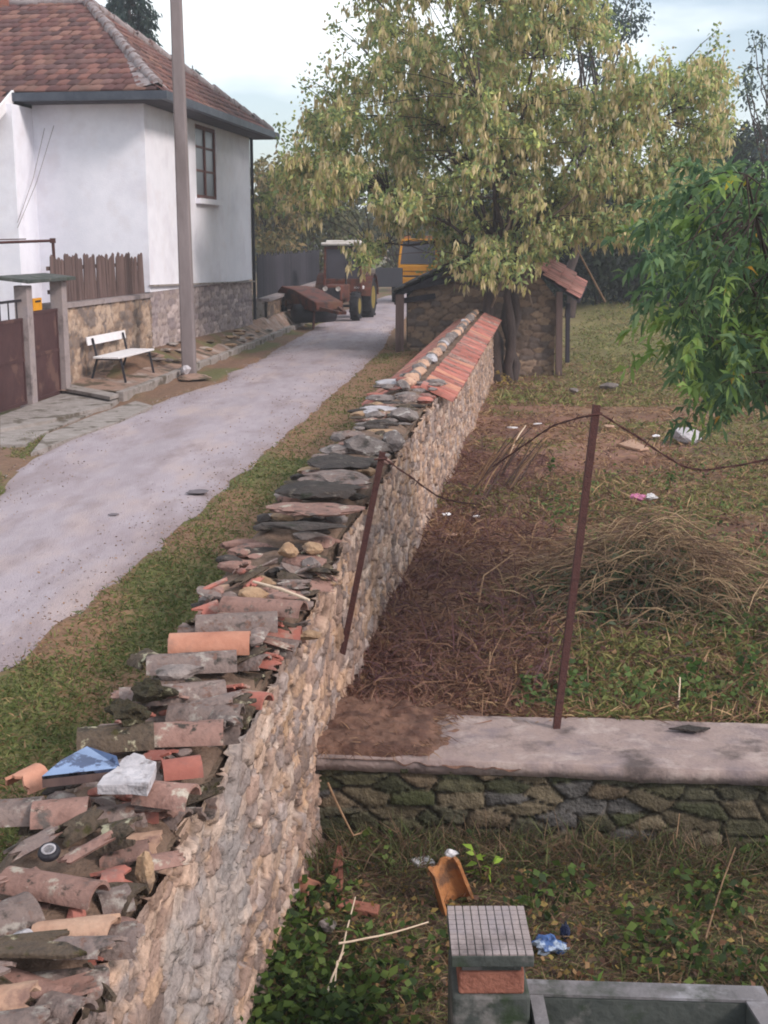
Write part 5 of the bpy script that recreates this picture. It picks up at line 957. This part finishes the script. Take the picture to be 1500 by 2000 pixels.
# conifer behind the house roof
def conifer(label, x, Y, ytop, zb, hr, seed):
    rng = np.random.default_rng(seed); b = pY(x, 300, Y); top = pY(x, ytop, Y); t = thing('conifer', (b.x, Y, zb), label, 'tree'); bb = Vector((b.x, Y, zb)); H_ = top.z - zb
    k = MB(); k.tube([(0, 0, 0), (0, 0, H_ * .5), (0, 0, H_)], [.22, .13, .02], 8); k.build('trunk', M['bark'], t); C = []; D = []; k = MB(); z = H_ * .3
    while z < H_ - .1:
        fr_ = (H_ - z) / (H_ * .7); nb_ = rng.integers(4, 7); a0 = rng.uniform(0, 6)
        for j in range(nb_):
            a = a0 + j * 6.283 / nb_ + rng.uniform(-.3, .3); ln = hr * (fr_ ** .75) * rng.uniform(.6, 1.15); d = np.array([math.cos(a), math.sin(a), 0]); pts = [Vector((0, 0, z)) + Vector(d) * ln * s + Vector((0, 0, -.5 * ln * s * s + .12 * ln * s)) for s in (0, .35, .7, 1)]; k.tube(pts, [.03, .02, .014, .006], 5)
            for s in np.linspace(.2, 1, int(14 * ln + 4)):
                p = np.array([0, 0, z]) + d * ln * s + np.array([0, 0, -.5 * ln * s * s + .12 * ln * s])
                for q in range(7): C.append(p + rng.normal(size=3) * .07); D.append(d * .5 + rng.normal(size=3) * .5 + np.array([0, 0, -1.1]))
        z += rng.uniform(.28, .42)
    k.build('branches', M['bark'], t); C = np.array(C) + np.array(bb); n = len(C); leaves('needles', C, D, .3 * rng.uniform(.5, 1.2, n), .07, colmix(n, [(38, 56, 58), (50, 70, 68), (60, 78, 66)]), M['leaf'], t)
conifer('tall dark conifer rising behind the house roof', 262, 47, -260, .2, 2.0, 3)
conifer('small conifer top just peeking over the right roof slope', 381, 52, 128, .2, 1.6, 4)

# peach tree on the right
def peach():
    rng = np.random.default_rng(77); base = Vector((3.35, 9.3, zat(3.35, 9.3))); t = thing('peach_tree', base, 'peach tree with long drooping green leaves at the right edge', 'tree')
    poly = [(1560, 300), (1470, 315), (1400, 335), (1345, 375), (1312, 415), (1300, 470), (1300, 520), (1312, 560), (1330, 630), (1365, 680), (1378, 740), (1425, 785), (1480, 770), (1560, 740), (1750, 720), (1750, 340)]
    P = sample_poly(poly, 340, 78); Ys = rng.uniform(7.7, 10.6, 340); CC = np.array([pY(x, y, Y) for (x, y), Y in zip(P, Ys)]); low = CC[:, 2] < base.z + .15; CC = CC[~low]
    k = MB(); fork = base + Vector((.0, 0, .75)); limb(k, base - Vector((0, 0, .2)), fork, .085, .07); k.v = [v - base for v in k.v]; k.build('trunk', M['bark'], t); k = MB(); mains = []
    far = CC[np.argsort(-np.linalg.norm(CC - np.array(fork), axis=1))][::18][:15]
    for i, c in enumerate(far): mains += limb(k, fork, c, .026, .006, .1, i)[1:]
    arr = np.array([tuple(p) for p in mains]); C = []; D = []; col = []; cg = [srgb(86, 112, 78), srgb(100, 126, 84), srgb(76, 102, 76), srgb(116, 138, 92)]; cl = [srgb(118, 146, 78), srgb(134, 158, 88), srgb(142, 160, 84)]; cyl = [srgb(196, 174, 56), srgb(190, 140, 60)]
    for i, c in enumerate(CC):
        j = np.argmin(np.linalg.norm(arr - c, axis=1)); limb(k, mains[j], c, .006, .003, .06, i, 3)
        out = c - np.array(base + Vector((0, 0, 1.2))); out[2] = 0; out = unit(out); d = unit(out * .8 + rng.normal(size=3) * .45 + np.array([0, 0, -.2])); ln = rng.uniform(.24, .5); lit = rng.random() < .24; nl = int(ln * 95)
        for s in range(nl):
            f = s / nl; p = c + d * ln * f + np.array([0, 0, -.35 * ln * f * f]); C.append(p); dd = rng.normal(size=3) * .7 + d * .55 + np.array([0, 0, -.28]); D.append(dd)
            pal = cl if (lit and f > .35) else cg; q = pal[rng.integers(len(pal))]
            if rng.random() < .005: q = cyl[rng.integers(2)]
            col.append(np.array(q) * rng.uniform(.8, 1.2))
    k.v = [v - base for v in k.v]; k.build('branches', M['bark'], t); n = len(C)
    leaves('foliage', C, D, .135 * rng.uniform(.55, 1.15, n), .033 * rng.uniform(.8, 1.2, n), col, M['leaf'], t, droop=.75)
peach()

# ------------------------------------------------------------------ grass, straw, weeds as stuff
def scatter(n, Y0, Y1, xl, xr, pw=1.6):
    Y = (RNG.uniform(0, 1, n) * (Y1 ** (1 - pw) - Y0 ** (1 - pw)) + Y0 ** (1 - pw)) ** (1 / (1 - pw)); a, b = xl(Y), xr(Y); X = a + (b - a) * RNG.uniform(0, 1, n); return X, Y
def blades(name, X, Y, h, wd, cols, lay=.5, zoff=0, label=None, droop=.5, cat='grass'):
    n = len(X); Z = gz(X, Y) - .008 + zoff; D = RNG.normal(size=(n, 3)) * np.array([1, 1, .25]) * lay; D[:, 2] = np.abs(D[:, 2]) + (1 - lay)
    o = leaves(name, np.stack([X, Y, Z], 1), D, h, wd, cols, M['blade'], droop=droop); tag(o, label, cat, kind='stuff'); return o
X, Y = scatter(70000, 4.2, 34, lambda y: np.interp(y, RR_Y, RR_X) - .05, lambda y: wx(y) - WT + .02, 1.5)
edge = smooth(.0, .3, X - road_r(Y)); nz = fbm(X * 1.3, Y * .6, 41) + smooth(12, 24, Y) * .18; keep = RNG.random(len(X)) < (.3 + .7 * edge) * (1 - .6 * smooth(.5, .72, nz)); X, Y, nz = X[keep], Y[keep], nz[keep]; n = len(X)
blades('verge_grass', X, Y, RNG.uniform(.025, .075, n), .0075 * (1 + Y / 14), colmix(n, [(98, 104, 58), (84, 96, 52), (116, 118, 70), (136, 122, 84)], [4, 3, 2, 1.2]), .6, label='short patchy grass on the verge between the road and the wall')
X, Y = scatter(16000, 4.2, 34, lambda y: np.interp(y, RR_Y, RR_X) + .05, lambda y: wx(y) - WT + .05, 1.5); n = len(X)
blades('verge_straw', X, Y, RNG.uniform(.03, .1, n), .006 * (1 + Y / 14), colmix(n, [(140, 108, 80), (120, 88, 66), (158, 126, 96)]), .93, label='dry straw and fallen leaves on the verge')
yl_ = lambda y: wx(y) + .03
X, Y = scatter(120000, 7.75, 34, yl_, lambda y: wx(y) + 1.2 + y * .36, 1.7); g1 = fbm(X * .9, Y * .9, 31); near = smooth(1.8, .2, X - wx(Y)) * smooth(16, 9, Y); n = len(X)
cs = colmix(n, [(156, 122, 92), (132, 98, 78), (174, 144, 108), (112, 82, 70)], [3, 3, 2, 2]); cs = cs + (np.array(srgb(112, 76, 72)) * RNG.uniform(.8, 1.3, (n, 1)) - cs) * (near * .7)[:, None]
kd = RNG.random(len(X)) < .25 + .75 * smooth(.36, .56, fbm(X * 1.5, Y * 1.2, 203)); X, Y, cs = X[kd], Y[kd], cs[kd]; n = len(X)
cl_ = smooth(.45, .75, fbm(X * 2.6, Y * 2.6, 201)); blades('dry_grass', X, Y, RNG.uniform(.06, .18, n) * (1 + 1.1 * cl_), .0065 * (1 + Y / 16), cs, .9, label='dry trampled grass covering the yard', droop=.3)
X, Y = scatter(120000, 7.75, 60, yl_, lambda y: wx(y) + 1.2 + y * .4, 1.6); n2 = fbm(X * .45 + 7, Y * .45, 33); gm = smooth(.5, .7, n2 + .04 * np.minimum(X - wx(Y), 4) - .03 + .12 * smooth(20, 34, Y)); keep = RNG.random(len(X)) < gm; X, Y = X[keep], Y[keep]; n = len(X)
blades('yard_grass', X, Y, RNG.uniform(.04, .15, n), .009 * (1 + Y / 14), colmix(n, [(106, 110, 60), (124, 124, 72), (86, 96, 54), (146, 136, 88)], [3, 3, 2, 2]), .65, label='green grass patches in the yard')
X, Y = scatter(50000, 25, 62, lambda y: wx(y) + .3 + np.maximum(0, y - 30) * .15, lambda y: wx(y) + 2 + y * .36, 1.05); k_ = RNG.random(len(X)) < .35 + .65 * smooth(.38, .58, fbm(X * .6, Y * .5, 211)); X, Y = X[k_], Y[k_]; n = len(X)
blades('far_grass', X, Y, RNG.uniform(.06, .24, n), .03, colmix(n, [(122, 126, 72), (138, 134, 82), (104, 114, 64), (156, 142, 98), (128, 106, 80)]), .6, label='longer olive grass at the far end of the yard behind the shed')
# leafy ground cover: lower terrace and the green side of the yard
def cover(name, X, Y, size, cols, label, h=.1):
    n = len(X); Z = gz(X, Y) + RNG.uniform(0, 1, n) ** 1.5 * h; D = RNG.normal(size=(n, 3)) * np.array([1, 1, .5]); D[:, 2] += .25
    o = leaves(name, np.stack([X, Y, Z], 1), D, size * RNG.uniform(.6, 1.3, n), size * .75 * RNG.uniform(.7, 1.2, n), cols, M['leaf'], droop=.4); tag(o, label, 'ground cover', kind='stuff')
X, Y = scatter(26000, 4.2, 7.0, lambda y: wx(y) + .02, lambda y: wx(y) + 3.4, 1.4); m1 = fbm(X * 2.2, Y * 2.2, 191); corner = smooth(1.0, .4, X - wx(Y)) * smooth(6.1, 5.3, Y); keep = RNG.random(len(X)) < np.clip(smooth(.5, .66, m1) * .42 + corner * 1.1, 0, 1); X, Y = X[keep], Y[keep]; n = len(X)
cover('ivy_cover', X, Y, .058, colmix(n, [(66, 86, 40), (84, 104, 48), (50, 66, 36), (104, 120, 60)]), 'low leafy green cover on the ground below the wall', .16)
X, Y = scatter(75000, 4.2, 7.3, yl_, lambda y: wx(y) + 3.6, 1.3); n = len(X)
blades('lower_grass', X, Y, RNG.uniform(.05, .16, n), .006, colmix(n, [(126, 102, 80), (96, 98, 58), (84, 68, 56), (150, 124, 96), (104, 112, 64)], [3, 3, 2, 2, 2]), .85, label='mixed dry and green grass on the lower terrace')
X, Y = scatter(15000, 7.9, 17, lambda y: wx(y) + 1.2, lambda y: wx(y) + 1.4 + y * .36, 1.7); m1 = fbm(X * .9 + 3, Y * .9, 193); keep = RNG.random(len(X)) < .75 * smooth(.56, .74, m1 + .045 * (X - wx(Y)) - .04 + .14 * smooth(10.5, 8.2, Y) * smooth(1.2, 2.2, X - wx(Y))); X, Y = X[keep], Y[keep]; n = len(X)
cover('weed_cover', X, Y, .055, colmix(n, [(88, 110, 60), (104, 126, 70), (72, 92, 54), (128, 136, 84)]), 'leafy green weeds spread over the right side of the yard', .14)
X, Y = scatter(5200, 6.55, 7.05, lambda y: wx(y) + .1, lambda y: wx(y) + 3.6, 1.3); n = len(X)
blades('wall_foot_stalks', X, Y, RNG.uniform(.1, .34, n), .006, colmix(n, [(122, 98, 78), (96, 96, 60), (84, 66, 56), (76, 86, 50)]), .5, label='stalks and weeds growing at the foot of the mossy retaining wall', cat='weeds')
X, Y = scatter(5000, 4.3, 7.0, yl_, lambda y: wx(y) + 3.5, 1.3); n = len(X)
cover('leaf_litter', X, Y, .04, colmix(n, [(128, 92, 70), (104, 74, 60), (150, 118, 84), (84, 64, 54), (160, 136, 80)]), 'small brown dead leaves lying on the lower terrace', .07)
X, Y = scatter(9000, 7.9, 24, yl_, lambda y: wx(y) + 1.2 + y * .3, 1.6); n = len(X)
cover('yard_leaf_litter', X, Y, .05, colmix(n, [(132, 96, 76), (108, 78, 66), (152, 122, 92), (86, 62, 56), (116, 84, 84)]), 'dead leaves and chaff scattered over the yard', .05)
X, Y = scatter(2600, 8.0, 18, lambda y: wx(y) + .8, lambda y: wx(y) + 1.4 + y * .33, 1.6); cl_ = fbm(X * 1.4, Y * 1.4, 207); k_ = cl_ > .5; X, Y = X[k_], Y[k_]; n = len(X)
blades('dry_stalks', X, Y, RNG.uniform(.2, .55, n), .006, colmix(n, [(150, 120, 94), (118, 92, 74), (96, 74, 64), (134, 118, 80)]), .8, label='bent dry stalks standing in tufts over the yard', cat='weeds')
n = len(SOIL_STRAW); D = RNG.normal(size=(n, 3)) * np.array([1, 1, .12]); D[:, 2] = np.abs(D[:, 2])
tag(leaves('slab_straw', SOIL_STRAW, D, RNG.uniform(.06, .22, n), .006, colmix(n, [(150, 118, 92), (122, 92, 74), (102, 76, 66)]), M['blade'], droop=.25), 'dry straw lying on the earth over the left end of the slab', 'straw', kind='stuff')
# grit and fallen leaves along the lane, grass at its left edge
Y = 6 + 38 * RNG.random(5200) ** 1.6; sd_ = RNG.random(5200); tt = np.where(sd_ < .45, RNG.random(5200) ** 2.5 * .3, np.where(sd_ < .9, 1 - RNG.random(5200) ** 2.5 * .3, RNG.random(5200))); X = road_l(Y) + (road_r(Y) - road_l(Y)) * tt; n = len(X)
tag(leaves('road_grit', np.stack([X, Y, np.full(n, .024) + .012 * np.sin(np.pi * tt)], 1), RNG.normal(size=(n, 3)) * np.array([1, 1, .25]), RNG.uniform(.01, .035, n), .016, colmix(n, [(142, 124, 118), (128, 108, 98), (164, 150, 148), (150, 118, 92)]), M['blade']), 'grit and dry leaf bits lying along the edges of the lane', 'grit', kind='stuff')
Y = 12.5 + 7.5 * RNG.random(16000); X = road_l(Y) - .02 - 2.2 * RNG.random(16000) ** 1.3; k_ = (fbm(X * 1.2, Y * .8, 57) > .42) & (Y < 17.6 - .3 * (X + 4.5)); X, Y = X[k_], Y[k_]; n = len(X)
blades('roadside_grass', X, Y, RNG.uniform(.03, .09, n), .012, colmix(n, [(98, 108, 60), (116, 120, 70), (84, 96, 52), (136, 122, 84)]), .6, label='short grass at the left edge of the lane before the gates')
# dead brown stems along the wall foot
X, Y = scatter(5200, 8.2, 19, lambda y: wx(y) + .06, lambda y: wx(y) + 1.5, 1.5); n = len(X)
o = blades('dead_stems', X, Y, RNG.uniform(.15, .45, n), .007 * (1 + Y / 20), colmix(n, [(112, 80, 72), (94, 66, 64), (138, 106, 86), (104, 74, 78)]), .75, label='dead brown stems along the foot of the long wall', droop=.5, cat='weeds')
# cut brush heap in the middle of the yard
hc = pz(1260, 1150, -.3); n = 0; bp = thing('brush_heap', (hc.x, hc.y, zat(hc.x, hc.y)), 'heap of cut brush with wilted leaves in the middle of the yard', 'brush heap'); n = 6500; rng = np.random.default_rng(8)
q = rng.normal(size=(n, 2)) * np.array([.62, .62]) + np.array([.2, .12]); hh = .8 * np.exp(-(q ** 2).sum(1) / .55) * rng.uniform(0, 1, n); C = np.stack([hc.x + q[:, 0], hc.y + q[:, 1], gz(hc.x + q[:, 0], hc.y + q[:, 1]) + hh], 1); D = rng.normal(size=(n, 3)) * np.array([1, 1, .25])
leaves('cut_stems', C, D, rng.uniform(.25, .75, n), .009, colmix(n, [(156, 128, 100), (124, 98, 82), (178, 150, 118), (96, 76, 64)]), M['blade'], bp, droop=.4, kind='stuff')
n = 3000; q = rng.normal(size=(n, 2)) * np.array([.5, .5]) + np.array([-.22, -.2]); hh = .5 * np.exp(-(q ** 2).sum(1) / .55) * rng.uniform(.3, 1, n); C = np.stack([hc.x + q[:, 0], hc.y + q[:, 1], gz(hc.x + q[:, 0], hc.y + q[:, 1]) + hh], 1)
leaves('wilted_leaves', C, rng.normal(size=(n, 3)), rng.uniform(.05, .11, n), .035, colmix(n, [(66, 84, 54), (88, 104, 70), (116, 128, 104), (52, 64, 46)]), M['leaf'], bp, droop=.5, kind='stuff')

# single weeds and seedlings
def weed(label, p, h, nl, ls, cols, group=None, seed=0):
    rng = np.random.default_rng(seed); t = thing('weed_plant', p, label, 'weed', group); k = MB(); C = []; D = []
    for s in range(3):
        a = rng.uniform(0, 6.28); e = Vector((math.cos(a) * h * .3, math.sin(a) * h * .3, h * rng.uniform(.7, 1))); k.tube([(0, 0, -.02), e * .5 + Vector((0, 0, h * .08)), e], [.006, .005, .003], 5)
        for f in np.linspace(.2, 1, nl): C.append(np.array(e) * f + np.array([0, 0, h * .1 * math.sin(f * 3.1)])); D.append(rng.normal(size=3) * np.array([1, 1, .35]) + np.array([0, 0, .25]))
    k.build('stem', M['twig'], t); n = len(C); leaves('leaves', np.array(C) + np.array(p), D, ls * rng.uniform(.7, 1.2, n), ls * .42, colmix(n, cols), M['leaf'], t, droop=.5); return t
YG = [(150, 178, 70), (166, 190, 84), (130, 158, 62)]; GG = [(74, 100, 46), (92, 118, 56), (60, 82, 42)]
p = pz(945, 1725, -.86); weed('yellow green seedling with upright leaves behind the brick pillar', p, .2, 5, .09, YG, seed=1)
for i, (x, y, lb, h) in enumerate([(1085, 1040, 'tall grassy weed clump just left of the taller iron post', .42), (1000, 1640, 'small green weed in front of the mossy retaining wall', .18), (1075, 930, 'grey green weed standing behind the taller iron post', .3), (1350, 1345, 'green weed clump above the right end of the slab', .24), (1440, 1330, 'bushy green weed at the right edge above the slab', .28), (1310, 950, 'pale weed beside the pink litter', .3), (1470, 1180, 'green weed at the right frame edge beyond the brush heap', .3), (520, 1830, 'light green weed at the foot of the wall in front of the broken tiles', .22), (1180, 1960, 'leafy weed behind the concrete trough', .15), (985, 745, 'dry yellowish weed at the foot of the box elder trunk', .45)]):
    z = -.36 if y < 1400 else -.86; q = pz(x, y, z); weed(lb, (q.x, q.y, zat(q.x, q.y)), h, 9, .085 if y > 800 else .14, GG if i != 9 else [(170, 150, 84), (150, 128, 76)], seed=10 + i)

# ------------------------------------------------------------------ litter, sticks, broken tiles on the ground
def gp(x, y, low=False): q = pz(x, y, -.86 if low else -.36); z = zat(q.x, q.y); q = pz(x, y, z); return Vector((q.x, q.y, zat(q.x, q.y)))
for (x, y, d, m, lb, nm) in [
        (872, 1012, (.14, .1, .03), 'whiteplastic', 'white scrap at the foot of the long wall, upper of three', 'scrap'), (880, 1052, (.17, .09, .03), 'tile_buff', 'pale pinkish shard at the foot of the long wall below the white scrap', 'shard'), (931, 1016, (.1, .06, .03), 'whiteplastic', 'small white scrap a little right of the wall foot', 'scrap'),
        (1000, 845, (.2, .1, .03), 'whiteplastic', 'white scrap on the earth near the reed sticks', 'scrap'), (1050, 835, (.2, .1, .03), 'whiteplastic', 'small pale scrap behind the barbed wire', 'scrap'), (1190, 842, (.28, .16, .05), 'tile_buff', 'pale board piece right of the taller post top', 'board'), (1280, 860, (.16, .1, .05), 'whiteplastic', 'white lump left of the grey boulder', 'scrap'), (1338, 866, (.5, .4, .3), 'rockwhite', 'grey boulder lying in the yard grass', 'boulder'),
        (1190, 766, (.5, .3, .16), 'rock', 'dark grey stone on the brown earth beyond the wire', 'stone'), (1120, 772, (.5, .2, .1), 'rock', 'flat grey stone on the brown earth near the shed', 'stone'), (630, 1790, (.12, .09, .06), 'rocktan', 'buff stone among the broken tiles below the wall', 'stone'), (640, 1830, (.1, .1, .08), 'rock', 'grey stone among the green leaves below the wall', 'stone'), (1140, 1200, (.1, .07, .05), 'rocktan', 'small tan stone left of the brush heap', 'stone'), (525, 1775, (.13, .1, .1), 'rocktan', 'tan block standing out at the foot of the wall corner', 'stone')]:
    low = y > 1450; q = gp(x, y, low); rock(nm, q + Vector((0, 0, d[2] * .3 + (.05 if y < 1450 else .04))), d, M[m], lb, cat=nm, seed=int(x * 3 + y), rough=.3)
for (pts, th, m, nm, lb) in [([(1208, 868), (1235, 862), (1268, 882), (1250, 888), (1225, 878)], .03, 'tile_buff', 'board', 'pinkish broken board lying in the yard behind the wire'), ([(1345, 1698), (1360, 1702), (1368, 1712), (1352, 1710)], .006, 'yellowleaf', 'fallen_leaf', 'left one of two yellow leaves on the lower terrace'), ([(1368, 1698), (1385, 1704), (1402, 1718), (1386, 1716)], .006, 'yellowleaf', 'fallen_leaf', 'right one of two yellow leaves on the lower terrace'),
                             ([(652, 1765), (742, 1782), (738, 1800), (660, 1785)], .035, 'brick', 'brick', 'flat red brick lying below the long wall'), ([(640, 1742), (660, 1690), (670, 1700), (668, 1748)], .03, 'brick', 'broken_tile', 'red tile shard standing up left of the flat red brick'), ([(800, 1690), (838, 1682), (850, 1700), (815, 1702)], .03, 'whiteplastic', 'paper', 'white crumpled paper left of the orange pot')]:
    P = [gp(x, y, y > 1450) + Vector((0, 0, .015 if nm != 'broken_tile' else .0 + .11 * (y < 1720))) for x, y in pts]; plate(nm, P, th, M[m], lb, nm.replace('_', ' '), jag=.006)
q = gp(588, 1738, True); half_tile('broken_tile', q + Vector((-.06, .05, .03)), q + Vector((.08, -.06, .02)), .05, .06, M['tile_orange'], 'orange hollow tile end at the foot of the wall', cat='broken tile', seed=4, jag=.01)
# broken ridge tile standing beside the pillar, its hollow towards the camera
q = gp(900, 1775, True); pot = thing('broken_ridge_tile', q, 'broken orange ridge tile standing behind the brick pillar, dark inside', 'broken tile')
sh_ = half_tile('shell', (0, 0, 0), (.27, 0, 0), .1, .085, M['orangepot'], '', th=.018, jag=.025, seed=5, arc=3.6); sh_.parent = pot; del sh_['category']; sh_.matrix_local = Matrix.Translation((-.01, .0, .0)) @ Matrix.Rotation(R(-18), 4, 'Y') @ Matrix.Rotation(R(-90), 4, 'Y') @ Matrix.Rotation(R(-55), 4, 'X')
q = gp(880, 1695, True); rock('white_lump', q + Vector((.0, -.1, .14)), (.08, .06, .05), M['whiteplastic'], 'white lump caught behind the broken orange ridge tile', cat='litter', seed=61)
q = gp(1075, 1862, True); bb_ = thing('blue_rag', q, 'crumpled blue and white plastic bag right of the brick pillar', 'bag'); rock_ = rock_mesh('bag', (.17, .12, .1), 5, 3, 1.2); link('bag', rock_, M['blueplastic'], bb_, (0, 0, .04)); link('knot', rock_mesh('knot', (.05, .05, .09), 6, 3, .8), M['navyplastic'], bb_, (.08, .05, .09)); 
q = gp(1255, 985); lb_ = thing('pink_litter', q, 'pink and white plastic packet beside the brush heap', 'litter'); link('pink_part', rock_mesh('p', (.2, .12, .1), 8, 3, .8), M['pinkplastic'], lb_, (-.05, 0, .08)); link('white_part', rock_mesh('p', (.16, .1, .09), 9, 3, .8), M['whiteplastic'], lb_, (.09, -.01, .09))
def stick(pts, r, m, lb, low=None, h=None, name='stick'):
    P = [gp(x, y, y > 1450 if low is None else low) + Vector((0, 0, (h[i] if h else .03))) for i, (x, y) in enumerate(pts)]; Q = []
    for i in range(len(P) - 1):
        for t in (0, .33, .66): Q.append(P[i].lerp(P[i + 1], t) + Vector((random.uniform(-.004, .004), 0, random.uniform(-.004, .004))))
    Q.append(P[-1]); tag(MB().tube(Q, [r * (1 - .4 * i / len(Q)) for i in range(len(Q))], 6).build(name, M[m], loc=P[0]), lb, 'stick')
stick([(620, 1618), (700, 1606), (760, 1612), (812, 1638)], .014, 'twig', 'thick yellowish curved branch at the foot of the retaining wall', h=[.05, .09, .08, .02])
stick([(662, 1902), (740, 1882), (836, 1850)], .006, 'twigpale', 'long pale reed lying left of the brick pillar', h=[.16, .15, .14])
stick([(640, 1990), (668, 1910), (694, 1800)], .006, 'twigpale', 'pale upright reed at the bottom left of the pillar', h=[.14, .14, .14])
stick([(650, 1985), (660, 1940), (672, 1905)], .005, 'twigpale', 'second short pale reed beside the upright reed', h=[.12, .16, .12])
stick([(928, 1212), (945, 1165), (1000, 1135), (1068, 1118)], .008, 'twig', 'pale arching stem rising left of the taller iron post', h=[.0, .2, .26, .12])
stick([(985, 905), (1010, 870), (1026, 850)], .014, 'twigpale', 'bleached pale stick left of the barbed wire', h=[.02, .06, .12])
stick([(1370, 1870), (1400, 1790), (1432, 1720)], .006, 'twig', 'thin stem leaning on the lower terrace at the right', h=[.03, .12, .2])
stick([(1310, 1640), (1322, 1560), (1330, 1530)], .004, 'twig', 'thin stem in front of the retaining wall', h=[.0, .2, .3])
stick([(640, 1485), (690, 1555), (730, 1590)], .008, 'twig', 'dry stem hanging down at the left end of the retaining wall', low=True, h=[.4, .2, .05])
stick([(1130, 1110), (1230, 1095), (1320, 1082)], .014, 'twigdark', 'long dark branch sticking out of the brush heap', h=[.22, .34, .38])
stick([(1120, 1016), (1180, 1012), (1260, 1030)], .008, 'twig', 'thin branch behind the brush heap', h=[.12, .2, .16])
stick([(1322, 1400), (1325, 1380), (1326, 1362)], .008, 'twigpale', 'short pale upright stub at the back edge of the slab', low=False, h=[.0, .07, .14])
for k in range(26):
    x = random.uniform(900, 1010); y = 985 - (x - 900) * .55 + random.uniform(-40, 30); q = gp(x, y); a = random.uniform(.2, .9); ln = random.uniform(.5, 1.0); e = q + Vector((math.cos(a) * ln * .55, random.uniform(-.1, .3), ln * random.uniform(.45, .8))); m = random.choice(['twig', 'twig', 'twigdark'])
    tag(MB().tube([q, q.lerp(e, .5) + Vector((0, 0, .03)), e], [.012, .01, .006], 5).build('reed_stick', M[m], loc=q), ('dark' if m == 'twigdark' else 'tan') + ' dry reed stick leaning by the foot of the long wall', 'stick', 'reed sticks by the wall foot')
for k in range(60):
    Y = random.uniform(8.2, 22); X = float(wx(Y)) + random.uniform(.2, 3.2); z = zat(X, Y); a = random.uniform(0, 6.28); ln = random.uniform(.2, .6); d = Vector((math.cos(a), math.sin(a), 0)) * ln
    tag(MB().tube([Vector((X, Y, z + .03)), Vector((X, Y, z + .05)) + d * .5 + Vector((0, 0, random.uniform(0, .08))), Vector((X, Y, z + .03)) + d], [.007, .006, .003], 5).build('twig', M[random.choice(['twig', 'twigdark'])], loc=(X, Y, z)), 'thin dry twig lying loose in the yard', 'twig', 'loose twigs in the yard')

# ------------------------------------------------------------------ thin volume added to imitate lens flare, lifting the far darks
hm = bpy.data.materials.new('flare_haze'); hm.use_nodes = True; ht = hm.node_tree; ht.nodes.clear(); ho = ht.nodes.new('ShaderNodeOutputMaterial'); hv = ht.nodes.new('ShaderNodeVolumePrincipled')
hv.inputs['Color'].default_value = (.94, .95, 1, 1); hv.inputs['Density'].default_value = .0017; hv.inputs['Anisotropy'].default_value = .2; ht.links.new(hv.outputs[0], ho.inputs['Volume'])
tag(MB().box((0, 160, 9), (500, 520, 26)).build('added_haze', hm), kind='stuff')
